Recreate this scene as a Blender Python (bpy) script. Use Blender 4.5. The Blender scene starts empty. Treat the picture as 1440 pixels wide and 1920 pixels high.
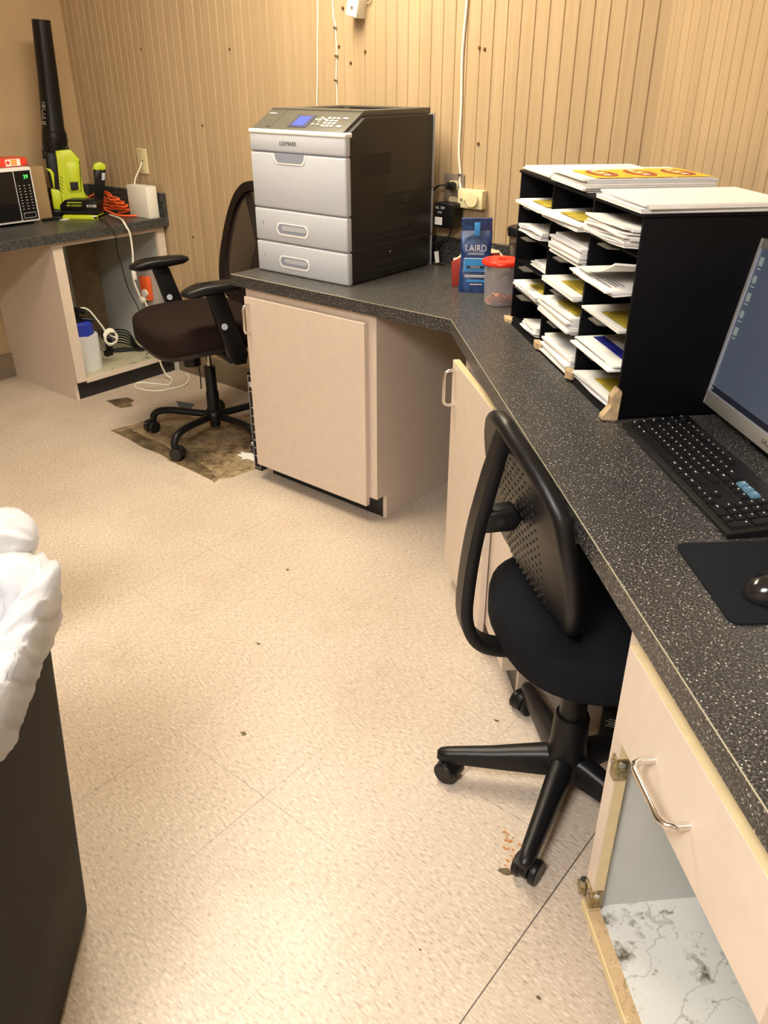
import bpy, bmesh, math, random
from mathutils import Vector, Matrix
random.seed(7)
R = math.radians
SC = bpy.context.scene
COL = SC.collection
# ------------------------------------------------------------------ camera, light, exposure
cam_d = bpy.data.cameras.new('camera'); cam = bpy.data.objects.new('camera', cam_d); COL.objects.link(cam)
cam.location = (0, 0, 1.4); cam.rotation_euler = (R(90-28.6), 0, R(39.3))
cam_d.sensor_fit = 'VERTICAL'; cam_d.sensor_height = 36; cam_d.sensor_width = 27
cam_d.lens = 36*1505/1920; cam_d.clip_start = .02
SC.camera = cam
SC.view_settings.view_transform = 'Standard'; SC.view_settings.look = 'None'
SC.view_settings.gamma = 1; SC.view_settings.use_curve_mapping = False
SC.view_settings.exposure = 0.0
w = bpy.data.worlds.new('world'); SC.world = w; w.use_nodes = True
w.node_tree.nodes['Background'].inputs[0].default_value = (1, .9, .75, 1)
w.node_tree.nodes['Background'].inputs[1].default_value = 0.02
ROOM_H = 2.45
# ceiling light fixtures: (x, y, rot, emission strength)
LIGHTS = [(-2.0, 1.62, 0, 38.0, (1, .87, .66)), (-.30, -.85, 0, 56.0, (1, .96, .91)), (2.2, -1.6, 0, 12.0, (1, .93, .82))]

# ------------------------------------------------------------------ materials
def mat(name, col, rough=.5, metal=0, bump=None, spec=None, emit=None, noise=None, alpha=None, trans=None):
    m = bpy.data.materials.new(name); m.use_nodes = True
    nt = m.node_tree; b = nt.nodes['Principled BSDF']
    b.inputs['Base Color'].default_value = (*col, 1); b.inputs['Roughness'].default_value = rough
    b.inputs['Metallic'].default_value = metal
    if spec is not None: b.inputs['Specular IOR Level'].default_value = spec
    if emit: b.inputs['Emission Color'].default_value = (*emit[0], 1); b.inputs['Emission Strength'].default_value = emit[1]
    if trans: b.inputs['Transmission Weight'].default_value = trans
    if alpha is not None: b.inputs['Alpha'].default_value = alpha
    tc = nt.nodes.new('ShaderNodeTexCoord')
    if noise:   # (scale, amount): gentle colour variation
        n = nt.nodes.new('ShaderNodeTexNoise'); n.inputs['Scale'].default_value = noise[0]; n.inputs['Detail'].default_value = 4
        nt.links.new(tc.outputs['Object'], n.inputs['Vector'])
        r = nt.nodes.new('ShaderNodeValToRGB'); a = noise[1]
        r.color_ramp.elements[0].position = .3; r.color_ramp.elements[1].position = .7
        r.color_ramp.elements[0].color = (*[c*(1-a) for c in col], 1); r.color_ramp.elements[1].color = (*[min(1, c*(1+a)) for c in col], 1)
        nt.links.new(n.outputs['Fac'], r.inputs['Fac']); nt.links.new(r.outputs['Color'], b.inputs['Base Color'])
    if bump:
        n = nt.nodes.new('ShaderNodeTexNoise'); n.inputs['Scale'].default_value = bump[0]; n.inputs['Detail'].default_value = 3
        nt.links.new(tc.outputs['Object'], n.inputs['Vector'])
        bp = nt.nodes.new('ShaderNodeBump'); bp.inputs['Strength'].default_value = bump[1]; bp.inputs['Distance'].default_value = .002
        nt.links.new(n.outputs['Fac'], bp.inputs['Height']); nt.links.new(bp.outputs['Normal'], b.inputs['Normal'])
    return m
class NG:
    """small node-graph helper"""
    def __init__(s, m): s.nt = m.node_tree; s.b = s.nt.nodes['Principled BSDF']
    def n(s, t, **k):
        x = s.nt.nodes.new(t)
        for a, v in k.items():
            if a.startswith('_'): setattr(x, a[1:], v)
            else: x.inputs[a.replace('__', ' ')].default_value = v
        return x
    def l(s, a, b): s.nt.links.new(a, b)
    def ramp(s, fac, stops):
        r = s.nt.nodes.new('ShaderNodeValToRGB'); e = r.color_ramp.elements
        while len(e) < len(stops): e.new(.5)
        for q, (p, c) in zip(e, stops): q.position = p; q.color = (*c, 1) if len(c) == 3 else c
        s.l(fac, r.inputs['Fac']); return r.outputs['Color']
    def math(s, op, a, b=None):
        x = s.nt.nodes.new('ShaderNodeMath'); x.operation = op
        for i, v in enumerate((a, b)):
            if v is None: continue
            if isinstance(v, (int, float)): x.inputs[i].default_value = v
            else: s.l(v, x.inputs[i])
        return x.outputs[0]
    def mix(s, fac, a, b, blend='MIX'):
        x = s.nt.nodes.new('ShaderNodeMix'); x.data_type = 'RGBA'; x.blend_type = blend
        if isinstance(fac, (int, float)): x.inputs[0].default_value = fac
        else: s.l(fac, x.inputs[0])
        for i, v in ((6, a), (7, b)):
            if isinstance(v, tuple): x.inputs[i].default_value = (*v, 1)
            else: s.l(v, x.inputs[i])
        return x.outputs[2]
    def noise(s, vec, scale, detail=3, rough=.5):
        x = s.n('ShaderNodeTexNoise', Scale=scale, Detail=detail, Roughness=rough); s.l(vec, x.inputs['Vector']); return x.outputs['Fac']
    def pos(s): return s.n('ShaderNodeNewGeometry').outputs['Position']
    def mapped(s, vec, sc=(1, 1, 1), rot=(0, 0, 0), loc=(0, 0, 0)):
        x = s.n('ShaderNodeMapping'); x.inputs['Scale'].default_value = sc; x.inputs['Rotation'].default_value = rot; x.inputs['Location'].default_value = loc
        s.l(vec, x.inputs['Vector']); return x.outputs[0]

def make_floor():
    m = mat('vinyl_tile', (.6, .47, .34), .3, spec=.5); g = NG(m)
    P = g.pos()
    # small chips of colour in vinyl composition tile, all with their streaks one way
    v = g.mapped(P, (70, 200, 1), (0, 0, R(40)))
    f = g.noise(v, 1.0, 2, .6)
    chips = g.ramp(f, [(.30, (.37, .30, .235)), (.43, (.53, .44, .35)), (.55, (.565, .475, .385)), (.70, (.70, .62, .52))])
    big = g.noise(P, 1.8, 4)
    tone = g.ramp(big, [(.35, (.86, .84, .82)), (.62, (1, 1, 1))])
    c = g.mix(1.0, chips, tone, 'MULTIPLY')
    # trodden grime
    gr = g.noise(P, 5, 6, .65)
    grf = g.ramp(gr, [(.55, (0, 0, 0)), (.75, (.35, .35, .35))])
    c = g.mix(grf, c, (.33, .25, .17))
    # tile joints, 305 mm grid
    sx = g.n('ShaderNodeSeparateXYZ'); g.l(P, sx.inputs[0])
    def seam(o, off, w_):
        a = g.math('DIVIDE', g.math('SUBTRACT', o, off), .3048)
        fr = g.math('ABSOLUTE', g.math('SUBTRACT', g.math('FRACT', a), .5))
        return g.math('GREATER_THAN', fr, .5-w_/.3048)
    s1 = seam(sx.outputs[0], -.39, .0011); s2 = seam(sx.outputs[1], .803, .0009)
    s = g.math('MAXIMUM', s1, s2)
    fade = g.noise(P, 2.3, 2)
    ff = g.math('MULTIPLY', s, g.ramp(fade, [(.42, (.08,)*3), (.65, (.55,)*3)]))
    c = g.mix(ff, c, (.16, .12, .09))
    # one wide open joint running beside the near cabinet
    d = g.math('LESS_THAN', g.math('ABSOLUTE', g.math('SUBTRACT', sx.outputs[0], -.3905)), .0011)
    d = g.math('MULTIPLY', d, g.math('LESS_THAN', sx.outputs[1], 1.45))
    c = g.mix(g.math('MULTIPLY', d, .95), c, (.05, .04, .035))
    g.l(c, g.b.inputs['Base Color'])
    rr = g.math('ADD', g.math('MULTIPLY', g.noise(P, 9, 4), .2), .30)
    g.l(rr, g.b.inputs['Roughness'])
    bp = g.n('ShaderNodeBump', Strength=.05, Distance=.002); g.l(g.noise(P, 14, 3), bp.inputs['Height']); g.l(bp.outputs[0], g.b.inputs['Normal'])
    return m
def make_panel():
    m = mat('wood_panelling', (.52, .37, .2), .42, spec=.4); g = NG(m)
    tc = g.n('ShaderNodeTexCoord').outputs['Object']
    v = g.mapped(tc, (26, 26, 1.1))
    f = g.noise(v, 2.2, 5, .6)
    c = g.ramp(f, [(.3, (.43, .315, .185)), (.5, (.46, .34, .205)), (.7, (.49, .365, .225))])
    sx = g.n('ShaderNodeSeparateXYZ'); g.l(tc, sx.inputs[0])
    # every plank has a slightly different tone
    pl = g.math('FLOOR', g.math('DIVIDE', sx.outputs[0], .0495))
    wn = g.n('ShaderNodeTexWhiteNoise', _noise_dimensions='1D'); g.l(pl, wn.inputs['W'])
    c = g.mix(1.0, c, g.ramp(wn.outputs['Value'], [(0, (.93, .93, .92)), (1, (1.04, 1.04, 1.03))]), 'MULTIPLY')
    g.l(c, g.b.inputs['Base Color'])
    return m
def make_counter(name='speckled_laminate', k=1.0):
    m = mat(name, (.06, .06, .055), .33, spec=.45); g = NG(m)
    P = g.pos()
    f = g.noise(P, 330, 2, .5)
    base = g.ramp(f, [(.38, (.012*k, .012*k, .013*k)), (.52, (.036*k, .036*k, .036*k)), (.63, (.11*k, .107*k, .10*k)), (.74, (.36*k, .35*k, .32*k))])
    vo = g.n('ShaderNodeTexVoronoi', Scale=140.0); g.l(P, vo.inputs['Vector'])
    sp = g.math('LESS_THAN', vo.outputs['Distance'], .17)
    base = g.mix(g.math('MULTIPLY', sp, .75), base, (.62, .61, .56))
    g.l(base, g.b.inputs['Base Color'])
    return m
def make_worn(name, base, spot, light, scale=9):
    m = mat(name, base, .45); g = NG(m); P = g.pos()
    f = g.noise(P, scale, 7, .7)
    c = g.ramp(f, [(.33, spot), (.43, base), (.6, base), (.68, light)])
    v = g.n('ShaderNodeTexWave', Scale=2.5, Distortion=16.0, Detail=5.0); v.inputs['Detail Scale'].default_value = 2.2
    g.l(P, v.inputs['Vector'])
    c = g.mix(g.ramp(v.outputs['Fac'], [(.0, (.45,)*3), (.012, (0,)*3)]), c, tuple(x*.3 for x in base))
    f2 = g.noise(P, scale*3.2, 6, .75); c = g.mix(g.ramp(f2, [(.30, (.85,)*3), (.42, (0,)*3)]), c, spot)
    g.l(c, g.b.inputs['Base Color']); return m
M = {}
M['floor'] = make_floor(); M['panel'] = make_panel()
M['counter'] = make_counter(); M['counter_edge'] = make_counter('speckled_laminate_edge', .9)
M['cabinet'] = mat('cream_laminate', (.64, .54, .45), .42, noise=(30, .03))
M['cabinet_edge'] = mat('raw_panel_edge', (.62, .50, .29), .5, noise=(40, .06))
M['cabinet_in'] = mat('pale_grey_lining', (.50, .52, .50), .5, noise=(12, .04))
M['shelf_worn'] = make_worn('mouldy_white_lining', (.62, .62, .58), (.09, .08, .05), (.74, .74, .71), 11)
M['shelf_left'] = make_worn('stained_lining', (.50, .47, .33), (.05, .045, .03), (.66, .64, .52), 13)
M['raw_wood'] = make_worn('raw_particleboard', (.50, .36, .20), (.22, .14, .07), (.62, .48, .30), 40)
M['dark_wood'] = mat('dark_plywood', (.31, .23, .13), .6, noise=(20, .2))
M['kick'] = mat('black_vinyl_base', (.012, .012, .013), .35)
M['baseboard'] = mat('tan_rubber_base', (.22, .17, .115), .5, noise=(7, .15))
M['ceiling'] = mat('white_ceiling_tile', (.75, .72, .66), .9, bump=(200, .5))
M['plaster'] = mat('tan_wall', (.46, .33, .19), .6, noise=(4, .06))
M['lamp_white'] = mat('white_enamel', (.8, .8, .78), .4)
M['black'] = mat('black_plastic', (.006, .006, .007), .36, bump=(700, .15), spec=.32)
M['black_gloss'] = mat('black_gloss_plastic', (.01, .01, .011), .16)
M['black_matte'] = mat('black_rubber', (.006, .006, .007), .6, spec=.2)
M['black_fabric'] = mat('black_fabric', (.006, .007, .010), .95, bump=(900, .6), spec=.15)
M['brown_fabric'] = mat('dark_brown_fabric', (.016, .008, .006), .9, bump=(700, .7), spec=.2)
M['brown_plastic'] = mat('dark_brown_frame', (.009, .005, .004), .5, spec=.3)
M['chrome'] = mat('polished_metal', (.75, .73, .70), .14, 1)
M['steel'] = mat('dull_steel', (.42, .40, .36), .32, 1)
M['brass'] = mat('worn_hinge_metal', (.36, .29, .16), .4, .9, noise=(150, .5))
M['silver_plastic'] = mat('silver_grey_plastic', (.42, .44, .49), .4)
M['light_grey'] = mat('light_grey_plastic', (.47, .50, .56), .42, bump=(900, .1))
M['printer_white'] = mat('off_white_plastic', (.80, .80, .79), .38)
M['printer_recess'] = mat('blue_grey_recess', (.25, .28, .36), .4)
M['printer_dark'] = mat('charcoal_plastic', (.022, .019, .015), .45, bump=(900, .15), spec=.3)
M['printer_top'] = mat('warm_grey_plastic', (.085, .080, .062), .42)
M['slot'] = mat('slot_black', (.006, .006, .006), .7)
M['lcd'] = mat('blue_screen', (.05, .07, .3), .2, emit=((.06, .09, .42), .8))
M['lcd_frame'] = mat('dark_screen_frame', (.06, .06, .09), .25)
M['key_grey'] = mat('light_button', (.62, .60, .50), .5)
M['paper'] = mat('white_paper', (.82, .81, .78), .7, noise=(60, .03))
M['paper_cool'] = mat('white_paper_edges', (.68, .69, .73), .7, noise=(300, .12))
M['paper_yellow'] = mat('yellow_print', (.50, .385, .04), .6, noise=(45, .35))
M['paper_orange'] = mat('amber_print', (.90, .50, .03), .55)
M['print_brown'] = mat('brown_red_print', (.32, .07, .02), .55)
M['print_blue'] = mat('dark_blue_print', (.015, .02, .22), .5)
M['print_grey'] = mat('grey_print', (.12, .12, .16), .5)
M['organizer'] = mat('black_fibreboard', (.0035, .0035, .005), .5, noise=(9, .25), spec=.12)
M['org_tab'] = mat('dark_grey_tab', (.085, .08, .068), .5)
M['card'] = mat('torn_tan_cardboard', (.45, .33, .19), .8, noise=(60, .25))
M['cardboard'] = mat('brown_cardboard', (.36, .24, .125), .75, noise=(8, .06))
M['lime'] = mat('lime_plastic', (.50, .60, .02), .38)
M['tool_black'] = mat('tool_black_plastic', (.005, .005, .005), .33, spec=.3)
M['orange_cord'] = mat('orange_cord', (.85, .13, .03), .4)
M['white_cord'] = mat('white_cord', (.78, .76, .66), .45)
M['cream'] = mat('cream_plastic', (.72, .64, .38), .42)
M['white_plastic'] = mat('white_plastic', (.78, .76, .68), .4)
M['grey_plate'] = mat('grey_brown_plate', (.20, .17, .13), .45)
M['mw_glass'] = mat('black_glass', (.006, .006, .007), .08)
M['green_led'] = mat('green_digits', (.02, .2, .02), .5, emit=((.08, .9, .12), 2.2))
M['red_wrap'] = mat('red_plastic_wrap', (.75, .06, .03), .3)
M['orange_label'] = mat('orange_label', (.85, .4, .1), .5)
M['tank_white'] = mat('translucent_white_tank', (.62, .63, .64), .35)
M['blue'] = mat('blue_plastic', (.02, .04, .38), .4)
M['bag_blue'] = mat('navy_foil_bag', (.012, .045, .16), .32, bump=(45, 1.0), noise=(60, .5))
M['bag_light'] = mat('sky_blue_print', (.04, .28, .68), .4)
M['text_white'] = mat('white_print', (.8, .8, .8), .5)
M['text_black'] = mat('black_print', (.02, .02, .02), .5)
M['red_lid'] = mat('red_lid_plastic', (.80, .035, .015), .3)
M['copper'] = mat('copper_coins', (.50, .17, .08), .35, .7, noise=(120, .5))
M['chips_bag'] = mat('cream_foil_bag', (.62, .55, .38), .35, bump=(30, 1.0), noise=(25, .2))
M['maroon'] = mat('maroon_print', (.30, .03, .02), .45)
M['coffee'] = mat('dark_red_brown', (.05, .008, .005), .2)
M['screen'] = mat('desktop_screen', (.03, .04, .06), .25, emit=((.045, .052, .068), 1.0))
M['taskbar'] = mat('taskbar', (.005, .005, .008), .3, emit=((.01, .01, .014), 1.0))
M['icon'] = mat('screen_icons', (.2, .25, .25), .3, emit=((.085, .105, .10), 1.0))
M['bezel'] = mat('silver_bezel', (.34, .33, .30), .32, .35)
M['bezel_reflection'] = mat('painted_bezel_reflection', (.62, .66, .78), .25, .5)  # pale colour stands in for light reflected on the inner bezel
M['pad'] = mat('mouse_mat_cloth', (.004, .006, .009), .85, spec=.2)
M['key'] = mat('black_keycap', (.006, .006, .007), .42, spec=.3)
M['key_blue'] = mat('blue_grey_keycap', (.09, .2, .30), .45)
M['legend'] = mat('key_legend', (.55, .55, .55), .5)
M['bin'] = mat('dark_brown_grey_bin', (.012, .0098, .0070), .6, noise=(3, .2), spec=.12)
M['screw'] = mat('rusty_screw', (.20, .10, .04), .5, .5)
def glassy(name, col, alpha, rough=.15):
    m = mat(name, col, rough); g = NG(m); nt = m.node_tree
    out = nt.nodes['Material Output']; tr = nt.nodes.new('ShaderNodeBsdfTransparent'); mx = nt.nodes.new('ShaderNodeMixShader')
    mx.inputs[0].default_value = alpha; g.l(tr.outputs[0], mx.inputs[1]); g.l(g.b.outputs[0], mx.inputs[2]); g.l(mx.outputs[0], out.inputs[0]); return m
M['clear'] = glassy('clear_plastic', (.55, .52, .55), .38)
M['clear_dark'] = glassy('smoked_plastic', (.08, .06, .06), .6)
M['mesh_brown'] = glassy('brown_woven_mesh', (.02, .011, .008), .62, .8)
def make_liner():
    m = mat('white_bin_liner', (.80, .82, .86), .28, bump=(22, 1.0)); g = NG(m); nt = m.node_tree
    out = nt.nodes['Material Output']; t = nt.nodes.new('ShaderNodeBsdfTranslucent'); t.inputs[0].default_value = (.8, .82, .88, 1)
    tr = nt.nodes.new('ShaderNodeBsdfTransparent'); m1 = nt.nodes.new('ShaderNodeMixShader'); m2 = nt.nodes.new('ShaderNodeMixShader')
    m1.inputs[0].default_value = .35; g.l(g.b.outputs[0], m1.inputs[1]); g.l(t.outputs[0], m1.inputs[2])
    m2.inputs[0].default_value = .08; g.l(m1.outputs[0], m2.inputs[1]); g.l(tr.outputs[0], m2.inputs[2]); g.l(m2.outputs[0], out.inputs[0]); return m
M['liner'] = make_liner()
def make_patch(name, a, b, c_):
    m = mat(name, a, .6); g = NG(m); P = g.pos()
    f = g.noise(P, 5, 8, .75)
    c = g.ramp(f, [(.36, b), (.47, a), (.60, c_)]); f2 = g.noise(P, 30, 6, .7)
    g.l(g.mix(g.ramp(f2, [(.35, (.7,)*3), (.5, (0,)*3)]), c, b), g.b.inputs['Base Color']); return m
M['subfloor'] = make_patch('bare_subfloor', (.27, .19, .105), (.05, .033, .015), (.43, .34, .20))
M['grime'] = make_patch('floor_grime', (.10, .07, .035), (.03, .02, .01), (.22, .16, .08))
M['blue_patch'] = mat('blue_grey_patch', (.10, .12, .13), .6)
M['rust_crumb'] = mat('orange_crumbs', (.50, .22, .06), .8)

# ------------------------------------------------------------------ mesh builder
class B:
    def __init__(s): s.bm = bmesh.new(); s.mats = []; s.T = Matrix.Identity(4)
    def mi(s, m):
        m = M[m] if isinstance(m, str) else m
        if m not in s.mats: s.mats.append(m)
        return s.mats.index(m)
    def _add(s, verts, faces, m):
        i = s.mi(m); vs = [s.bm.verts.new(s.T @ Vector(v)) for v in verts]
        out = []
        for f in faces:
            try: q = s.bm.faces.new([vs[k] for k in f]); q.material_index = i; out.append(q)
            except ValueError: pass
        return vs, out
    def box(s, x0, x1, y0, y1, z0, z1, m, bev=0, seg=2):
        vs, fs = s._add([(x0, y0, z0), (x1, y0, z0), (x1, y1, z0), (x0, y1, z0), (x0, y0, z1), (x1, y0, z1), (x1, y1, z1), (x0, y1, z1)],
            [(0, 3, 2, 1), (4, 5, 6, 7), (0, 1, 5, 4), (1, 2, 6, 5), (2, 3, 7, 6), (3, 0, 4, 7)], m)
        if bev:
            es = list({e for f in fs for e in f.edges})
            bmesh.ops.bevel(s.bm, geom=es, offset=bev, segments=seg, affect='EDGES', profile=.5, clamp_overlap=True)
        return s
    def prism(s, poly, lo, hi, m, axis='z', bev=0, seg=2, m_side=None):
        """poly: 2D points; extruded along axis from lo to hi (x: poly=(y,z); y: poly=(x,z); z: poly=(x,y))"""
        def P(a, b, c): return {'z': (a, b, c), 'y': (a, c, b), 'x': (c, a, b)}[axis]
        n = len(poly)
        vs, fs = s._add([P(a, b, lo) for a, b in poly]+[P(a, b, hi) for a, b in poly],
            [tuple(range(n)), tuple(range(n, 2*n))]+[(i, (i+1) % n, n+(i+1) % n, n+i) for i in range(n)], m)
        if m_side:
            k = s.mi(m_side)
            for f in fs[2:]: f.material_index = k
        if bev:
            es = list({e for f in fs for e in f.edges})
            bmesh.ops.bevel(s.bm, geom=es, offset=bev, segments=seg, affect='EDGES', profile=.5, clamp_overlap=True)
        return s
    def ring(s, rings, m, close=True, caps=True):
        """loft a list of equal-length closed rings"""
        n = len(rings[0]); v = [p for r in rings for p in r]; f = []
        for i in range(len(rings)-1):
            for j in range(n if close else n-1):
                k = (j+1) % n; f.append((i*n+j, i*n+k, (i+1)*n+k, (i+1)*n+j))
        if caps and close: f.append(tuple(range(n))[::-1]); f.append(tuple(range((len(rings)-1)*n, len(rings)*n)))
        s._add(v, f, m); return s
    def lathe(s, prof, m, c=(0, 0, 0), n=32, caps=True, axis='z'):
        def P(r, z, a):
            x, y = r*math.cos(a), r*math.sin(a)
            q = {'z': (x, y, z), 'x': (z, x, y), 'y': (y, z, x)}[axis]
            return (q[0]+c[0], q[1]+c[1], q[2]+c[2])
        return s.ring([[P(max(r, 1e-4), z, 2*math.pi*j/n) for j in range(n)] for r, z in prof], m, True, caps)
    def cyl(s, p0, p1, r0, m, r1=None, n=20):
        return s.tube([p0, p1], r0, m, n=n, r1=r1)
    def tube(s, pts, r, m, n=10, r1=None, smooth=0, radii=None, flat=None):
        pts = [Vector(p) for p in pts]
        if smooth: pts, radii = catmull(pts, smooth, radii)
        N = len(pts)
        if radii is None: radii = [r+(((r1 if r1 is not None else r)-r)*i/(N-1)) for i in range(N)]
        rings = []; up = None
        for i, p in enumerate(pts):
            t = (pts[min(i+1, N-1)]-pts[max(i-1, 0)]).normalized()
            if up is None: up = Vector((0, 0, 1)) if abs(t.z) < .9 else Vector((1, 0, 0))
            a = t.cross(up); a.normalize(); up = a.cross(t).normalized()
            k = flat or 1
            rings.append([tuple(p+(a*math.cos(2*math.pi*j/n)+up*math.sin(2*math.pi*j/n)*k)*radii[i]) for j in range(n)])
        return s.ring(rings, m)
    def grid(s, fn, nu, nv, m, thick=0):
        v = [fn(i/nu, j/nv) for i in range(nu+1) for j in range(nv+1)]
        f = [(i*(nv+1)+j, (i+1)*(nv+1)+j, (i+1)*(nv+1)+j+1, i*(nv+1)+j+1) for i in range(nu) for j in range(nv)]
        if thick:
            v = [Vector(q) for q in v]
            # offset by local normals
            nrm = []
            for i in range(nu+1):
                for j in range(nv+1):
                    a = v[min(i+1, nu)*(nv+1)+j]-v[max(i-1, 0)*(nv+1)+j]; b = v[i*(nv+1)+min(j+1, nv)]-v[i*(nv+1)+max(j-1, 0)]
                    c = a.cross(b); nrm.append(c.normalized() if c.length else Vector((0, 0, 1)))
            N = len(v); v2 = [p+q*thick for p, q in zip(v, nrm)]
            f2 = [tuple(N+k for k in q[::-1]) for q in f]
            W = nv+1; b_ = [j for j in range(W)]+[i*W+nv for i in range(1, nu+1)]+[nu*W+j for j in range(nv-1, -1, -1)]+[i*W for i in range(nu-1, 0, -1)]
            f3 = [(b_[k], b_[(k+1) % len(b_)], N+b_[(k+1) % len(b_)], N+b_[k]) for k in range(len(b_))]
            v = [tuple(p) for p in v]+[tuple(p) for p in v2]; f = f+f2+f3
        s._add(v, f, m); return s
    def text(s, body, m, T, size, depth=.0004, align='CENTER', sx=1.0):
        cu = bpy.data.curves.new('lettering', 'FONT'); cu.body = body; cu.size = size; cu.extrude = depth; cu.align_x = align; cu.align_y = 'CENTER'; cu.resolution_u = 3
        o = bpy.data.objects.new('lettering', cu); COL.objects.link(o)
        bpy.context.view_layer.update()
        me = bpy.data.meshes.new_from_object(o.evaluated_get(bpy.context.evaluated_depsgraph_get()))
        i = s.mi(m); off = len(s.bm.verts)
        X = s.T @ T @ Matrix.Diagonal((sx, 1, 1, 1))
        vs = [s.bm.verts.new(X @ v.co) for v in me.vertices]
        for p in me.polygons:
            try: q = s.bm.faces.new([vs[k] for k in p.vertices]); q.material_index = i
            except ValueError: pass
        bpy.data.objects.remove(o); bpy.data.curves.remove(cu); bpy.data.meshes.remove(me)
        return s
    def build(s, name, parent=None, smooth=40, subsurf=0, label=None):
        bmesh.ops.remove_doubles(s.bm, verts=s.bm.verts, dist=1e-6)
        bmesh.ops.recalc_face_normals(s.bm, faces=s.bm.faces)
        me = bpy.data.meshes.new(name)
        if smooth:
            for f in s.bm.faces: f.smooth = True
            for e in s.bm.edges:
                if len(e.link_faces) == 2 and e.calc_face_angle(0) > R(smooth): e.smooth = False
        s.bm.to_mesh(me); s.bm.free()
        for m_ in s.mats: me.materials.append(m_)
        o = bpy.data.objects.new(name, me); COL.objects.link(o)
        if parent: o.parent = parent
        if subsurf:
            md = o.modifiers.new('subsurf', 'SUBSURF'); md.levels = md.render_levels = subsurf
        if label: o['label'] = label
        return o
def catmull(pts, k, radii=None):
    out = []; ro = [] if radii else None; n = len(pts)
    for i in range(n-1):
        p0, p1, p2, p3 = pts[max(i-1, 0)], pts[i], pts[i+1], pts[min(i+2, n-1)]
        for j in range(k):
            t = j/k
            out.append(.5*((2*p1)+(p2-p0)*t+(2*p0-5*p1+4*p2-p3)*t*t+(3*p1-p0-3*p2+p3)*t**3))
            if radii: ro.append(radii[i]*(1-t)+radii[i+1]*t)
    out.append(pts[-1])
    if radii: ro.append(radii[-1])
    return out, ro
def thing(name, label, cat, loc=(0, 0, 0), rz=0, group=None):
    o = bpy.data.objects.new(name, None); COL.objects.link(o); o.empty_display_size = .05
    o.location = loc; o.rotation_euler = (0, 0, R(rz)); o['label'] = label; o['category'] = cat
    if group: o['group'] = group
    return o
def tag(o, label, cat, group=None, loc=None, rz=None, kind=None):
    o['label'] = label; o['category'] = cat
    if group: o['group'] = group
    if loc is not None: o.location = loc
    if rz is not None: o.rotation_euler = (0, 0, R(rz))
    if kind: o['kind'] = kind
    return o
def struct(o): o['kind'] = 'structure'; return o
def TR(x, y, z): return Matrix.Translation((x, y, z))
def RT(a, ax): return Matrix.Rotation(R(a), 4, ax)
Q = math.sqrt(.5)
def sd(s, d, z=0): return Vector((-Q*s+Q*d, Q*s+Q*d, z))       # desk frame: s along the desk, d towards its wall
def rrect(x0, x1, y0, y1, r, n=6):
    out = []
    for cx, cy, a0 in ((x1-r, y1-r, 0), (x0+r, y1-r, 90), (x0+r, y0+r, 180), (x1-r, y0+r, 270)):
        for k in range(n+1): a = R(a0+90*k/n); out.append((cx+r*math.cos(a), cy+r*math.sin(a)))
    return out
T0 = .785     # counter height

# ------------------------------------------------------------------ room
XL, YB, DW, YF = -4.09, 2.54, 1.057, -2.4
corner_r = (Q*2*DW-YB, YB)                   # back wall meets diagonal right wall
xe = Q*2*DW-YF
b = B(); b.box(XL-.1, xe+.1, YF-.1, YB+.1, -.1, 0, 'floor'); fl = struct(b.build('floor', smooth=0))
b = B(); b.box(XL-.1, xe+.1, YF-.1, YB+.1, ROOM_H, ROOM_H+.05, 'ceiling'); struct(b.build('ceiling', smooth=0))
def groove_wall(name, length, off, loc, rz, pitch=.0495, z0=0, mat_='panel'):
    """wall face in local x (length), normal -y; V grooves cut every pitch; body behind"""
    b = B(); pts = [(0, 0)]; x = off; gw, gd = .0028, .0034
    while x < length-.01:
        if x > .01: pts += [(x-gw, 0), (x-gw*.3, gd), (x+gw*.3, gd), (x+gw, 0)]
        x += pitch
    pts += [(length, 0)]
    n = len(pts)
    v = [(a, c, z0) for a, c in pts]+[(a, c, ROOM_H) for a, c in pts]
    f = [(i, i+1, n+i+1, n+i) for i in range(n-1)]
    v += [(0, .06, z0), (length, .06, z0), (length, .06, ROOM_H), (0, .06, ROOM_H)]
    f += [(2*n, 2*n+1, 2*n+2, 2*n+3), (0, 2*n, 2*n+3, n), (n-1, 2*n-1, 2*n+2, 2*n+1)]
    b._add(v, f, mat_)
    o = b.build(name, smooth=0); o.location = loc; o.rotation_euler = (0, 0, R(rz)); return struct(o)
groove_wall('wall_back', corner_r[0]-XL+.0, (-2.02-XL) % .0495, (XL, YB, 0), 0)
# diagonal right wall: local x runs from the corner towards the camera side
groove_wall('wall_right', (YB-YF)/Q+.1, .03, (corner_r[0], YB, 0), -45, pitch=.0535)
b = B(); b.box(-.06, 0, 0, YB-YF, 0, ROOM_H, 'plaster'); o = b.build('wall_left', smooth=0); o.location = (XL, YF, 0); struct(o)
b = B(); b.box(0, xe-XL+.1, -.06, 0, 0, ROOM_H, 'plaster'); o = b.build('wall_front', smooth=0); o.location = (XL, YF, 0); struct(o)
b = B(); b.box(XL, -2.2, YB-.012, YB, 0, .125, 'baseboard', .003); struct(b.build('baseboard_back'))
b = B(); b.box(XL, XL+.012, YF, YB-.014, 0, .125, 'baseboard', .003); struct(b.build('baseboard_left'))
b = B()
b.T = RT(-45, 'Z'); b.box(-2.9, 1.5, DW-.012, DW, 0, .1, 'baseboard', .003); struct(b.build('baseboard_right'))

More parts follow.
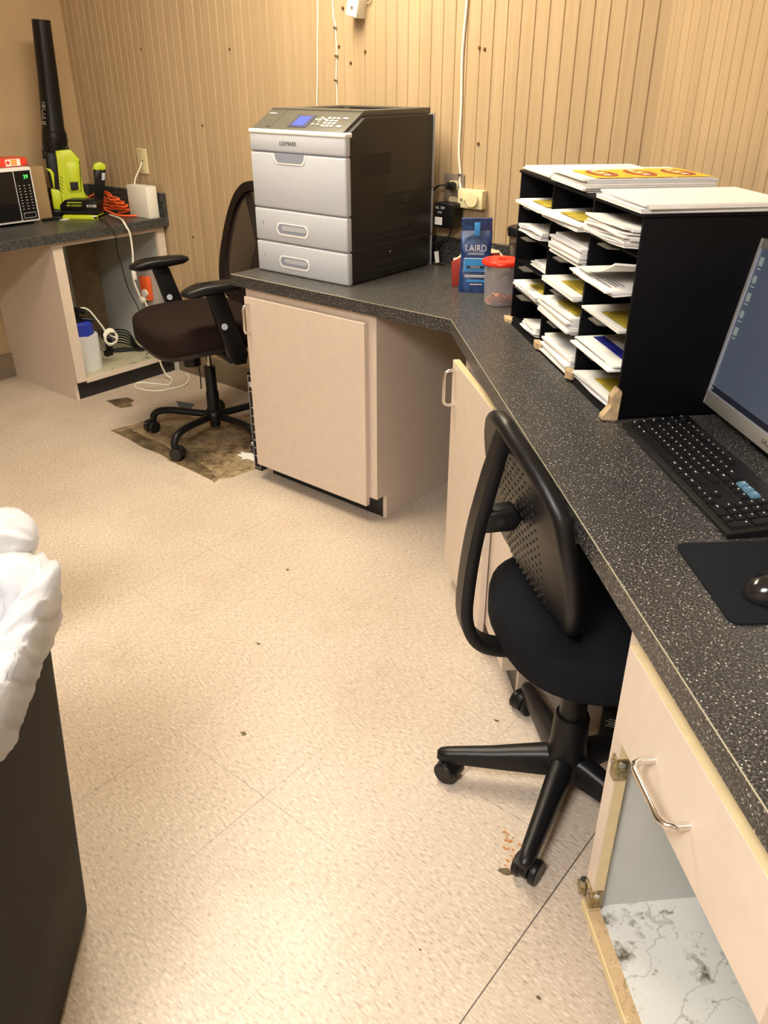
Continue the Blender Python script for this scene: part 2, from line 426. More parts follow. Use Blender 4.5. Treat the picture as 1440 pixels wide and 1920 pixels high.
# ceiling lights
for k, (x, y, rz, e, lc) in enumerate(LIGHTS):
    where = ['above the laser printer end of the room', 'over the middle of the floor', 'behind the camera over the open floor'][k]
    t = thing('ceiling_light', 'recessed fluorescent ceiling panel '+where, 'light', (x, y, ROOM_H), rz, 'ceiling light panels')
    b = B(); hw, hl = .3, .6
    for a in ((-hw, hw, -hl, -hl+.03), (-hw, hw, hl-.03, hl), (-hw, -hw+.03, -hl+.03, hl-.03), (hw-.03, hw, -hl+.03, hl-.03)): b.box(a[0], a[1], a[2], a[3], -.02, 0, 'lamp_white')
    b.build('frame', t)
    m = mat('lit_diffuser_%d' % k, (.9, .9, .85), .5, emit=(lc, e))
    b = B(); b.box(-hw+.03, hw-.03, -hl+.03, hl-.03, -.012, -.006, m); b.build('diffuser', t)

# ------------------------------------------------------------------ floor damage (parts of the floor covering)
def decal(pts, m, name, z=.0012):
    b = B(); b.prism(pts, 0.0001, z, m); o = b.build(name, smooth=0); return struct(o)
def blob(cx, cy, rx, ry, n=18, jag=.3, seed=0):
    r_ = random.Random(seed); return [(cx+rx*(1+r_.uniform(-jag, jag))*math.cos(2*math.pi*i/n), cy+ry*(1+r_.uniform(-jag, jag))*math.sin(2*math.pi*i/n)) for i in range(n)]
def jagged(pts, k=6, a=.012, seed=3):
    r_ = random.Random(seed); out = []
    for i, p in enumerate(pts):
        q = pts[(i+1) % len(pts)]
        for j in range(k):
            t = j/k; out.append((p[0]+(q[0]-p[0])*t+r_.uniform(-a, a), p[1]+(q[1]-p[1])*t+r_.uniform(-a, a)))
    return out
decal(jagged([(-3.05, 1.80), (-2.62, 1.82), (-2.60, 1.775), (-2.30, 1.76), (-2.25, 1.95), (-2.245, 2.45), (-2.68, 2.45), (-2.70, 2.16), (-3.02, 2.12)]), 'subfloor', 'trim_1')
decal(jagged([(-3.02, 1.80), (-2.32, 1.76), (-2.33, 1.80), (-2.62, 1.85), (-3.0, 1.86)], a=.008), 'grime', 'trim_2', .0018)
decal(jagged([(-3.39, 2.005), (-3.25, 1.99), (-3.24, 2.05), (-3.28, 2.06), (-3.29, 2.10), (-3.36, 2.09)], k=3, a=.006), 'grime', 'trim_3')
decal([(-3.13, 2.22), (-3.02, 2.25), (-2.98, 2.18), (-3.02, 2.16)], 'blue_patch', 'trim_4')
decal(blob(-2.38, 2.0, .05, .03, 16, .4, 5), 'paper', 'trim_5', .0022)

# ------------------------------------------------------------------ countertops
# main top: along the back wall, then turning along the diagonal wall
ye = 1.885; xl = -2.238
cx_ = .417/Q-ye
p_end = sd(-.9, .417); p_end2 = sd(-.9, DW)
t = thing('countertop', 'dark speckled laminate countertop turning from the back wall along the right wall', 'countertop', (0, 0, 0))
b = B()
poly = [(xl, ye), (cx_, ye), (p_end.x, p_end.y), (p_end2.x, p_end2.y), corner_r, (xl, YB)]
b.prism(poly, T0-.04, T0, 'counter', m_side='counter_edge')
b.build('top', t, smooth=0)
b = B()
# pale laminate joint line along the top front edge
e0 = Vector((xl, ye-.0008, 0)); e1 = Vector((cx_, ye-.0008, 0)); e2 = sd(-.9, .4162)
b.tube([e0+Vector((0, 0, T0-.0008)), e1+Vector((0, 0, T0-.0008)), e2+Vector((0, 0, T0-.0008))], .0011, mat('laminate_joint', (.36, .33, .24), .4), n=6)
b.build('edge_joint', t, smooth=0, label='thin pale laminate joint line')
b = B(); b.box(xl, corner_r[0]+.0, YB-.02, YB, T0, T0+.09, 'counter_edge', .002)
b.T = RT(-45, 'Z'); b.box(-2.53, .9, DW-.02, DW, T0, T0+.09, 'counter_edge', .002); b.build('backsplash', t, smooth=0)
# left top
t = thing('countertop', 'shorter dark speckled countertop along the left wall under the microwave', 'countertop', (XL, YB, 0))
b = B(); b.box(0, .645, -2.2, 0, T0-.04, T0, 'counter', .002)
b.build('top', t, smooth=0)
b = B(); b.box(0, .645, -.02, 0, T0, T0+.11, 'counter_edge', .002); b.box(0, .02, -2.2, -.02, T0, T0+.11, 'counter_edge', .002); b.build('backsplash', t, smooth=0)

# ------------------------------------------------------------------ cabinets
def pull(parent, p, along, out, L=.1, r=.0045, h=.03):
    """bow handle: centred at p, bar direction along, projecting out"""
    a = Vector(along).normalized(); o = Vector(out).normalized(); p = Vector(p); k = .014
    pts = [p-a*L/2, p-a*L/2+o*(h-k), p-a*(L/2-k*.3)+o*(h-k*.3), p-a*(L/2-k)+o*h, p+a*(L/2-k)+o*h, p+a*(L/2-k*.3)+o*(h-k*.3), p+a*L/2+o*(h-k), p+a*L/2]
    b = B(); b.tube(pts, r, 'chrome', n=12); return b.build('handle', parent, label='polished metal bow handle')
# left cabinet (local: x = depth from left wall, origin at wall/near side)
t = thing('base_cabinet', 'doorless cream base cabinet under the left countertop, sprayer inside', 'cabinet', (XL, 1.92, 0))
W_ = YB-1.92; D_ = .615
b = B()
b.prism([(0.001, .0), (D_-.035, .0), (D_-.035, .095), (D_-.019, .095), (D_-.019, T0-.041), (0.001, T0-.041)], 0, .016, 'cabinet', axis='y')
b.box(0.001, D_-.019, W_-.03, W_-.013, .0, T0-.041, 'cabinet_in')
b.box(.001, .008, .016, W_-.03, .11, T0-.041, 'dark_wood'); b.build('body', t, smooth=0)
b = B()
b.box(D_-.019, D_, 0, .05, .095, T0-.041, 'cabinet'); b.box(D_-.019, D_, W_-.058, W_-.013, .095, T0-.041, 'cabinet')
b.box(D_-.019, D_, .05, W_-.058, T0-.062, T0-.041, 'cabinet'); b.box(D_-.019, D_, .05, W_-.058, .083, .103, 'cabinet'); b.build('face_frame', t, smooth=0)
b = B(); b.box(.008, D_-.019, .016, W_-.03, .085, .102, 'shelf_left'); b.build('bottom_shelf', t, smooth=0, label='stained and worn pale bottom board')
b = B(); b.box(D_-.05, D_-.036, .017, W_-.014, 0, .083, 'kick'); b.build('toe_kick', t, smooth=0)
b = B(); b.box(.0085, .012, .10, .36, .12, T0-.08, 'panel'); b.box(.012, .03, .36, .40, .103, T0-.08, 'cabinet_in'); b.build('back_panel', t, smooth=0)

# printer cabinet
t = thing('base_cabinet', 'closed cream base cabinet with single door under the laser printer', 'cabinet', (-2.19, 1.905, 0))
b = B()
for x in (0, .584):
    b.prism([(.052, 0), (YB-1.905-.014, 0), (YB-1.905-.014, T0-.041), (.019, T0-.041), (.019, .095), (.052, .095)], x, x+.016, 'cabinet', axis='x')
b.box(.016, .584, .019, .6, .095, .11, 'cabinet_in'); b.box(.016, .584, .6, .606, .095, T0-.041, 'cabinet_in'); b.build('body', t, smooth=0)
b = B(); b.box(0, .6, 0, .019, .095, .135, 'cabinet'); b.box(0, .6, 0, .019, T0-.1, T0-.041, 'cabinet'); b.box(0, .045, 0, .019, .135, T0-.1, 'cabinet'); b.box(.555, .6, 0, .019, .135, T0-.1, 'cabinet'); b.build('face_frame', t, smooth=0)
b = B(); b.box(.016, .584, .052, .066, 0, .095, 'kick'); b.build('toe_kick', t, smooth=0)
b = B(); b.box(.010, .567, -.020, -.001, .066, .715, 'cabinet', .0015); dr = b.build('door', t, smooth=0)
pull(dr, (.034, -.020, .64), (0, 0, 1), (0, -1, 0))

# desk far cabinet (local x runs to the camera, y into the right wall)
t = thing('base_cabinet', 'cream base cabinet under the desk left of the black chair, door ajar', 'cabinet', sd(2.15, .447), -45)
b = B(); L_ = .62
for x in (0, L_-.016):
    b.prism([(.045, 0), (.58, 0), (.58, T0-.041), (.019, T0-.041), (.019, .095), (.045, .095)], x, x+.016, 'cabinet', axis='x')
b.box(.016, L_-.016, .019, .58, .095, .11, 'cabinet_in'); b.build('body', t, smooth=0)
b = B(); b.box(0, L_, 0, .019, .095, .13, 'cabinet'); b.box(0, L_, 0, .019, T0-.1, T0-.041, 'cabinet'); b.box(0, .04, 0, .019, .13, T0-.1, 'cabinet'); b.box(.40, L_, 0, .019, .13, T0-.1, 'cabinet'); b.build('face_frame', t, smooth=0)
b = B(); b.box(.016, L_-.016, .045, .058, 0, .095, 'kick'); b.build('toe_kick', t, smooth=0)
b = B(); b.box(-.375, 0, -.019, 0, .066, .715, 'cabinet', .0015); b.box(-.374, -.001, -.018, -.001, .7145, .7155, 'cabinet_edge'); dr = b.build('door', t, smooth=0)
dr.location = (.425, -.003, 0); dr.rotation_euler = (0, 0, R(4.0))
pull(dr, (-.345, -.019, .645), (0, 0, 1), (0, -1, 0))

# near cabinet
t = thing('base_cabinet', 'doorless cream base cabinet with a drawer at the near end of the desk', 'cabinet', sd(.89, .447), -45)
L_ = .50; b = B()
b.prism([(.045, 0), (.58, 0), (.58, T0-.041), (.019, T0-.041), (.019, .0), (.045, .0)], 0, .016, 'cabinet', axis='x')
b.box(.016, .0175, .019, .58, .105, T0-.041, 'cabinet_in'); b.box(L_-.0175, L_-.016, .019, .58, .105, T0-.041, 'cabinet_in')
b.box(L_-.016, L_, .019, .58, 0, T0-.041, 'cabinet'); b.box(.0175, L_-.0175, .574, .58, .105, T0-.041, 'cabinet_in'); b.build('body', t, smooth=0)
b = B(); b.box(0, .03, 0, .019, .115, T0-.041, 'cabinet'); b.box(L_-.04, L_, 0, .019, .115, T0-.041, 'cabinet'); b.box(.03, L_-.04, 0, .019, T0-.085, T0-.041, 'cabinet'); b.box(.03, L_-.04, 0, .019, .535, .565, 'cabinet')
b.box(.03, .0305, .002, .0195, .115, .535, 'cabinet_edge'); b.build('face_frame', t, smooth=0)
b = B(); b.box(0, L_, 0, .022, .088, .106, 'raw_wood'); b.box(0, L_, -.003, 0, .088, .104, 'cabinet_edge'); b.build('bottom_rail', t, smooth=0, label='raw worn wood bottom rail')
b = B(); b.box(.0175, L_-.0175, .022, .574, .09, .106, 'shelf_worn'); b.build('bottom_shelf', t, smooth=0, label='white lined bottom board with mould stains')
b = B(); b.box(0.02, L_-.02, .06, .07, 0, .088, 'kick'); b.build('toe_kick', t, smooth=0)
b = B(); b.box(.041, .462, -.020, -.001, .549, .706, 'cabinet', .001); b.box(.0415, .4615, -.0195, -.0015, .7058, .7066, 'cabinet_edge')
b.box(.06, .44, 0, .45, .575, .69, 'cabinet_in'); dr = b.build('drawer', t, smooth=0)
pull(dr, (.217, -.020, .615), (1, 0, 0), (0, -1, 0), L=.105, r=.005, h=.032)
def hinge(z, knuckle):
    b = B(); b.box(.004 if knuckle else .016, .0315, -.0035, 0, z-.022, z+.022, 'brass', .001); b.box(.030, .033, -.003, .018, z-.022, z+.022, 'brass', .0008)
    b.cyl((.0345, .006, z+.012), (.032, .006, z+.012), .0055, 'chrome'); b.cyl((.022, -.006, z+.01), (.022, -.003, z+.01), .005, 'steel')
    if knuckle: b.cyl((.004, -.006, z-.018), (.004, -.006, z+.018), .007, 'steel'); b.cyl((.004, -.013, z), (.004, -.006, z), .012, 'brass')
    return b.build('hinge', t)
hinge(.455, False); hinge(.145, True)
from mathutils import noise as mn
# ------------------------------------------------------------------ laser printer
t = thing('laser_printer', 'large light grey and charcoal laser printer on the corner of the counter', 'printer', (-2.208, 1.998, T0))
W_ = .420
b = B()
b.prism([(.012, .004), (.457, .004), (.457, .497), (.095, .497), (.02, .455)], .004, W_, 'printer_dark', axis='x', bev=.002)
b.box(.003, W_-.002, .005, .02, 0, .452, 'silver_plastic')
x = W_
def vent(y0, y1, z0, z1, n):
    for k in range(n):
        z = z0+(z1-z0)*(k+.5)/n; b.box(x-.001, x+.0006, y0, y1, z-.0018, z+.0018, 'slot')
vent(.072, .222, .328, .394, 11); vent(.186, .402, .187, .268, 14)
b.box(x-.001, x+.0015, .271, .322, .225, .253, 'printer_dark', .001); b.box(x, x+.003, .276, .292, .229, .249, 'black', .001)
for z0, z1, y0, y1 in ((.134, .165, .124, .336), (.027, .058, .124, .338)):
    b.box(x-.001, x+.0008, y0, y1, z0, z1, 'slot', .0006); b.box(x, x+.002, y0, y1, z0-.003, z0+.004, 'printer_dark', .001)
b.box(x-.001, x+.0008, .212, .258, .068, .097, 'slot'); b.box(x, x+.0015, .217, .221, .08, .085, 'key_grey')
b.box(x-.0015, x+.0006, .012, .45, .1085, .1105, 'slot'); b.box(x, x+.0008, .012, .45, .1108, .1118, 'printer_top')
b.box(.0, .423, .451, .459, .0, .108, 'silver_plastic', .001); b.box(.0, .423, .451, .459, .112, .265, 'silver_plastic', .001); b.box(0, .423, .451, .459, .267, .5, 'silver_plastic', .001)
b.build('body', t, smooth=30)
def front(z0, z1, m='light_grey', bev=.006):
    b = B(); b.box(-.004, .4235, -.004, .022, z0, z1, m, bev, 3); return b
def pill(b, x0, x1, z0, z1):
    zc = (z0+z1)/2; r = (z1-z0)/2
    def P(x0, x1, z0, z1, y0, y1, m, r): b.prism(rrect(x0, x1, z0, z1, r), y0, y1, m, axis='y', bev=.0015, seg=1)
    P(x0-.006, x1+.006, z0-.007, z1+.003, -.0055, -.002, 'printer_white', r*.95)
    P(x0, x1, z0, z1, -.0062, -.003, 'printer_recess', r*.95)
    P(x0+.02, x1-.004, z0+.010, z1-.006, -.0068, -.004, 'silver_plastic', r*.5)
b = front(.002, .1045); pill(b, .113, .246, .032, .062); b.text('1', 'text_black', TR(.035, -.0043, .058) @ RT(90, 'X'), .013); b.build('paper_tray', t, label='lower grey paper tray')
b = front(.1075, .2135); pill(b, .109, .246, .139, .170); b.text('2', 'text_black', TR(.035, -.0043, .165) @ RT(90, 'X'), .013); b.build('paper_tray', t, label='upper grey paper tray')
b = front(.2165, .389)
b.prism([(.104, .3885), (.256, .3885), (.250, .366), (.238, .356), (.122, .356), (.110, .366)], -.0055, -.002, 'printer_white', axis='y', bev=.001, seg=1)
b.prism([(.112, .389), (.248, .389), (.243, .371), (.232, .362), (.128, .362), (.117, .371)], -.0062, -.003, 'printer_recess', axis='y')
b.build('front_door', t)
b = front(.392, .447)
b.build('upper_front', t)
b = B(); b.box(-.006, .425, -.006, .03, .4445, .4585, 'printer_white', .0045, 3); b.build('front_lip', t, label='bright white rounded lip')
b = B(); b.text('LEXMARK', 'text_black', TR(.1765, -.0043, .4185) @ RT(90, 'X'), .0185, .0004, sx=.95); b.build('logo', t, smooth=0)
# sloping control panel
th = 29.5
S = TR(0, .006, .4585) @ RT(th, 'X')
b = B(); b.T = S
b.prism(rrect(.0, .404, -.002, .118, .004, 3), -.012, .0, 'printer_top', bev=.0015, seg=2)
b.box(.0795, .0805, .0, .118, -.001, .0004, 'slot')
b.box(.012, .045, .086, .089, 0, .0006, 'printer_white')
b.box(.06, .072, .010, .018, 0, .0008, 'slot', .0003)
b.build('control_panel', t)
b = B(); b.T = S; b.box(.153, .235, .015, .083, .0002, .0018, 'lcd_frame', .0006); b.box(.166, .220, .024, .074, .0019, .0024, 'lcd'); b.build('display', t, label='small glowing blue display')
b = B(); b.T = S
for r in range(4):
    for c in range(3): b.box(.291+.019*c, .305+.019*c, .026+.0135*r, .034+.0135*r, 0, .0025, 'key_grey', .0008)
for x_, y_ in ((.245, .033), (.267, .033), (.243, .058), (.262, .068), (.262, .048), (.278, .060), (.258, .059)): b.box(x_, x_+.012, y_, y_+.006, 0, .0025, 'key_grey', .0008)
b.box(.358, .378, .025, .034, 0, .0025, 'key_grey', .0008); b.box(.355, .375, .068, .076, 0, .0025, 'key_grey', .0008)
b.build('keypad', t)
# raised output tray rim with a dark well
b = B()
zr = .517
b.prism([(0.02, .46), (.40, .46), (.40, .455), (.02, .455)], .497, zr, 'printer_top')
b.box(.004, .060, .100, .455, .497, zr, 'printer_top', .002); b.box(.36, .400, .100, .455, .497, zr, 'printer_top', .002)
b.box(.06, .36, .100, .180, .497, zr, 'printer_top', .001); b.box(.06, .36, .40, .456, .497, zr, 'printer_top', .001)
b.prism([(.06, .18), (.36, .18), (.36, .4), (.06, .4)], .4972, .4985, 'slot')
b.box(.10, .32, .385, .399, .4985, .514, 'slot')
b.build('output_tray', t, smooth=30)

# ------------------------------------------------------------------ organizer and its papers
ORG_A = -42.7
org = Vector((-1.18, 2.007, T0)); OX = Vector((math.cos(R(ORG_A)), math.sin(R(ORG_A)), 0)); OY = Vector((-OX.y, OX.x, 0))
X0, X1, OD, OH = .022, .790, .315, .395
t = thing('literature_organizer', 'black fibreboard paper organizer with fifteen compartments, worn lower edge', 'organizer', org, ORG_A)
colx = [X0, .282, .540, X1-.004]; rowz = [.020+.075*k for k in range(6)]
b = B(); b.box(X1-.008, X1, .0, OD, .0, OH-.006, 'organizer', .001); b.build('side_panel', t)
b = B(); b.box(X0, X0+.008, .0, OD, .0, OH-.006, 'organizer', .001); b.build('side_panel', t)
for x in colx[1:3]:
    b = B(); b.box(x-.004, x+.004, .002, OD-.006, .006, OH-.006, 'organizer'); b.build('divider', t)
b = B(); b.box(X0-.004, X1+.004, -.004, OD+.002, OH-.006, OH, 'organizer', .001); b.build('top', t)
b = B(); b.box(X0, X1, OD-.005, OD, 0, OH-.006, 'organizer'); b.build('back_panel', t)
b = B(); b.box(X0, X1, .0, OD, 0, .006, 'organizer'); b.prism([(-.012, .0), (0, .018), (.004, .018), (.004, 0)], X0+.03, X1-.02, 'organizer', axis='x'); b.build('base', t)
for r in range(5):
    for c in range(3):
        xa, xb = colx[c]+.004, colx[c+1]-.004; z = rowz[r]; xm = (xa+xb)/2
        if r:
            b = B(); b.box(xa, xb, .0, OD-.006, z-.003, z+.001, 'organizer')
            if (r, c) not in ((3, 2),):
                b.prism([(xm-.030, 0), (xm-.022, -.022), (xm+.030, -.022), (xm+.040, 0)], z-.003, z-.0005, 'org_tab')
            b.build('shelf', t, smooth=0)
def torn(pts, z0, z1, name='torn_edge'):
    b = B(); r_ = random.Random(len(pts)); b.prism(pts, z0, z1, 'card', bev=.001, seg=1); b.build(name, t, smooth=0, label='torn tan cardboard showing')
torn([(X0-.012, -.016), (X0+.02, -.022), (X0+.05, -.012), (X0+.03, .004), (X0-.004, .006)], .0, .010)
torn([(.285, -.014), (.315, -.020), (.335, -.010), (.32, .0), (.29, .0)], .004, .020)
torn([(.525, -.013), (.545, -.022), (.565, -.012), (.56, 0), (.53, .0)], .006, .024)
b = B(); b.prism([(-.006, .0), (-.030, .002), (-.030, .012), (-.012, .03), (-.016, .05), (-.004, .07), (.006, .06), (.004, .0)], X1-.014, X1+.006, 'card', axis='x', bev=.002, seg=1); b.build('torn_edge', t, smooth=0, label='torn tan cardboard corner')

def sheets(b, x0, x1, y0, y1, z0, n, th=.0035, mat_='paper', drift=0, curl=0, seed=0, twist=0):
    """n bundles of sheets lying on each other, each a little shifted, front edge may curl"""
    r_ = random.Random(seed)
    for k in range(n):
        dx, dy, a = r_.uniform(-.004, .004)+drift*k, r_.uniform(-.010, .006), r_.uniform(-1.5, 1.5)+twist*k
        cx, cy = (x0+x1)/2, (y0+y1)/2; zz = z0+k*th
        def fn(u, v):
            px, py = x0+(x1-x0)*u, y0+(y1-y0)*v
            z = zz+curl*(1-v)**3*(.6+.4*u)+(.0015*math.sin(7*u+k) if curl else 0)
            q = RT(a, 'Z') @ Vector((px-cx, py-cy, 0)); return (cx+q.x+dx, cy+q.y+dy, z)
        b.grid(fn, 6, 6, mat_ if k == n-1 or isinstance(mat_, str) and mat_ != 'paper' else 'paper_cool' if k % 3 == 1 else 'paper', thick=th*.9)
    return b
def stack(c, r, label, n=5, protr=.03, wid=.20, xo=-.008, th=.0034, top=None, curl=0, drift=0, twist=0, extra=None, name='paper_stack', cat='papers'):
    xa, xb = colx[c]+.006, colx[c+1]-.006; z = rowz[r]+.002 if r else .0065
    o = org+OX*(xa+.005)+OY*0+Vector((0, 0, z))
    wid = min(wid, xb-xa-.022); protr = protr*.55-.004
    t = thing(name, label, cat, o, ORG_A, 'papers in the organizer compartments')
    b = B(); x0 = xb-xa-.005-wid+xo; sheets(b, x0, x0+wid, -protr, .25, 0, n, th, seed=c*7+r, curl=curl, drift=drift, twist=twist)
    b.build('sheets', t, smooth=50)
    if top:
        b = B(); zt = n*th+curl
        m, kind = top
        def fn(u, v):
            px, py = x0+wid*(.34+.60*u), -protr+.014+.20*v
            return (px, py, n*th+.0006+curl*(1-v*.72)**3*(.6+.4*u)+.0012)
        b.grid(fn, 4, 6, m, thick=.0006)
        b.build('printed_sheet', t, smooth=50, label=kind)
    return t
# rows counted from the bottom (0) to the top (4)
stack(0, 4, 'yellow and white papers in the left column, topmost compartment', 3, .035, .20, top=('paper_yellow', 'yellow printed sheet'))
stack(0, 3, 'curled white papers in the left column, second compartment from top', 6, .030, .19, curl=.010)
stack(0, 2, 'short white paper stack in the left column, middle compartment', 6, -.01, .12)
stack(0, 1, 'white papers with yellow print in the left column, fourth compartment', 7, .012, .21, top=('paper_yellow', 'yellow printed sheet'))
stack(0, 0, 'slumped white papers in the left column, bottom compartment', 7, .02, .12, curl=.012)
stack(1, 4, 'yellow sheets sticking out of the middle column, topmost compartment', 5, .055, .22, top=('paper_yellow', 'bright yellow sheet'), twist=2)
stack(1, 3, 'thick white stack in the middle column, second compartment from top', 9, .02, .20, th=.005, drift=.001)
stack(1, 2, 'sheets with brown and yellow print in the middle column, middle compartment', 4, .02, .22, top=('paper_yellow', 'yellow and brown printed sheet'))
stack(1, 1, 'thick cream white stack in the middle column, fourth compartment', 8, .03, .22, th=.005, top=('paper_yellow', 'yellow print'))
stack(1, 0, 'thick white stack in the middle column, bottom compartment', 8, .015, .20, th=.005)
stack(2, 4, 'large curled white stack in the right column, topmost compartment', 9, .045, .225, th=.0042, curl=.010, drift=.001)
tt = stack(2, 3, 'drooping white form sheets with ruled boxes in the right column, second compartment', 3, .075, .22, curl=-.004)
b = B()
for (u0, u1, v0, v1) in ((.03, .10, -.07, -.066), (.03, .032, -.07, -.02), (.10, .102, -.07, -.02), (.12, .20, -.068, -.064), (.12, .122, -.068, -.01), (.03, .20, -.045, -.043), (.05, .09, -.03, -.027), (.13, .19, -.03, -.026), (.03, .2, -.012, -.010)):
    b.box(u0, u1, v0*.5+.004, v0*.5+.004+max(.0012, (v1-v0)*.5), .0106, .0112, 'print_grey')
b.build('ruled_lines', tt, smooth=0, label='dark grey ruled boxes')
b = B()
def fn(u, v): return (.05+.17*u, -.035+.12*v, .012+.04*u*u*(1-.3*v)+.004)
b.grid(fn, 8, 5, 'paper', thick=.004); b.build('curled_sheets', tt, label='white sheets curling upwards')
stack(2, 2, 'thin yellow sheet in the right column, middle compartment', 2, .022, .20, top=('paper_yellow', 'yellow sheet'))
tt = stack(2, 1, 'white leaflets with a dark blue band in the right column, fourth compartment', 3, .035, .22, th=.004)
b = B(); b.box(.03, .21, .02, .045, .0128, .0136, 'print_blue'); b.box(.035, .2, -.022, -.0205, .0128, .0134, 'print_grey'); b.build('blue_band', tt, smooth=0, label='dark blue printed band')
stack(2, 0, 'white and yellow papers in the right column, bottom compartment', 6, .012, .21, curl=.008, top=('paper_yellow', 'yellow printed sheet'))
# piles on top
def pile(x0, y0, w_, l, n, label, seed, rz=0, th=.004):
    o = org+OX*x0+OY*y0+Vector((0, 0, OH)); t = thing('paper_pile', label, 'papers', o, ORG_A+rz, 'paper piles on top of the organizer')
    b = B(); sheets(b, 0, w_, 0, l, 0, n, th, seed=seed); b.build('sheets', t, smooth=50); return t
pile(.026, .004, .225, .285, 3, 'low white paper pile on top of the organizer at its far end', 1)
pile(.565, .004, .222, .290, 4, 'flat white paper pile on top of the organizer at its near end', 4)
t = pile(.281, .0, .218, .290, 6, 'tall paper pile with orange flyers on top of the organizer, middle of three', 8, th=.0047)
z = .0288
for k in range(3):
    y0 = .02+.088*k
    b = B(); b.prism([(.06-.008*k, y0), (.214, y0), (.214, y0+.083), (.06-.008*k, y0+.083)], z, z+.0008, 'paper_orange')
    cx, cy = .135, y0+.041
    b.prism([(cx+.062*math.cos(a*math.pi/16), cy+.030*math.sin(a*math.pi/16)) for a in range(32)], z+.0008, z+.0013, 'print_brown')
    b.prism([(cx-.01+.038*math.cos(a*math.pi/10), cy+.014*math.sin(a*math.pi/10)) for a in range(20)], z+.0013, z+.0016, 'paper_orange')
    for q in range(5): b.box(cx-.05+.02*q, cx-.038+.02*q, cy-.008+.003*(q % 2), cy+.006, z+.0013, z+.002, 'print_brown' if q % 2 else 'paper')
    b.build('flyer', t, smooth=0, label='orange flyer with a brown oval')

# ------------------------------------------------------------------ monitor, keyboard, mouse mat, mouse
t = thing('computer_monitor', 'silver framed flat computer monitor showing a dark blue desktop', 'monitor', sd(1.24, .885, T0), -45)
S = TR(-.245, -.085, .028) @ RT(-9, 'X')
b = B(); b.T = S
mw, mh, bz = .505, .325, .017
b.prism(rrect(0, mw, 0, mh, .012, 4), .004, .03, 'bezel', axis='y', bev=.003)
b.box(.03, mw-.03, .028, .052, .04, mh-.04, 'black', .01); b.build('casing', t)
b = B(); b.T = S
for a in ((0, bz, 0, mh), (mw-bz, mw, 0, mh), (bz, mw-bz, mh-bz, mh), (bz, mw-bz, 0, .028)):
    b.box(a[0], a[1], .0, .006, a[2], a[3], 'bezel', .0015)
b.text('DELL', 'steel', TR(mw/2, -.0004, .014) @ RT(90, 'X'), .012); b.build('bezel', t)
b = B(); b.T = S
b.box(bz-.001, bz+.0025, .0005, .004, .027, mh-bz+.001, 'bezel_reflection'); b.box(bz, mw-bz, .0005, .004, .027, .0295, 'bezel_reflection'); b.build('bezel_reflection', t, smooth=0, label='bright painted reflection along the inner edge of the bezel')
b = B(); b.T = S; b.box(bz, mw-bz, .0035, .005, .028, mh-bz, 'screen'); b.box(bz, mw-bz, .0030, .0034, .0295, .041, 'taskbar')
for k in range(5):
    z = mh-bz-.022-k*.033
    b.prism([(.033+.007*math.cos(a*math.pi/6), z+.008*math.sin(a*math.pi/6)) for a in range(12)] if k in (1, 3) else [(.027, z-.008), (.040, z-.008), (.040, z+.008), (.027, z+.008)], .0028, .0034, 'icon', axis='y')
    b.box(.027, .040, .003, .0034, z-.0145, z-.012, 'icon')
b.box(.022, .026, .0028, .0034, .033, .037, 'icon'); b.build('screen', t, smooth=0)
b = B(); b.box(-.025, .035, .02, .05, .012, .2, 'black', .005); b.build('stand_neck', t)
b = B(); b.prism(rrect(-.10, .11, -.055, .09, .02, 5), 0, .012, 'black', bev=.003); b.build('stand_base', t)

t = thing('keyboard', 'black full size keyboard in front of the monitor', 'keyboard', sd(1.425, .615, T0), -45)
b = B(); b.prism([(0, .002), (0, .010), (.133, .022), (.133, .002)], 0, .442, 'black', axis='x', bev=.0015); b.build('case', t)
U = .0188
def keyz(y): return .010+.012*y/.133
kc = {}
def keycap(wu, hu=1, m='key'):
    k = (wu, hu, m)
    if k not in kc:
        b = B(); w_, h_ = wu*U-.003, hu*U-.003
        b.ring([[(0, 0, 0), (w_, 0, 0), (w_, h_, 0), (0, h_, 0)], [(.0015, .001, .0045), (w_-.0015, .001, .0045), (w_-.0015, h_-.002, .0045), (.0015, h_-.002, .0045)]], m)
        if wu < 3 : b.box(.004, .0075 if wu <= 1 else .010, h_-.0065, h_-.0045, .0044, .0048, 'legend')
        o = b.build('key', t, smooth=0); kc[k] = o.data; return o
    o = bpy.data.objects.new('key', kc[k]); COL.objects.link(o); o.parent = t; return o
nk = 0
def put(x, y, wu=1, hu=1, m='key'):
    global nk
    if nk >= 100: return
    nk += 1; o = keycap(wu, hu, m); o.location = (x, y, keyz(y)); o.rotation_euler = (R(5.1), 0, 0)
rows = [[1.25, 1.25, 1.25, 6.25, 1.25, 1.25, 1.25, 1.25], [2.25]+[1]*10+[2.75], [1.75]+[1]*11+[2.25], [1.5]+[1]*12+[1.5], [1]*13+[2]]
for r, row in enumerate(rows):
    x = .008
    for wu in row: put(x, .010+r*U, wu); x += wu*U
nx = .008+15*U+.006
for r, cols in enumerate(([0, 1, 2], [1], [], [0, 1, 2], [0, 1, 2])):
    for c in cols: put(nx+c*U, .010+r*U, m='key_blue' if r == 4 else 'key')
px = nx+3*U+.006
put(px, .010, 2); put(px+2*U, .010)
for r in (1, 2, 3, 4):
    for c in range(3): put(px+c*U, .010+r*U)
put(px+3*U, .010, 1, 2); put(px+3*U, .010+2*U, 1, 2)
for c in range(10): put(.008+(c+(c > 0)*.9+(c > 4)*.4+(c > 8)*.4)*U, .014+5*U, 1, .8)
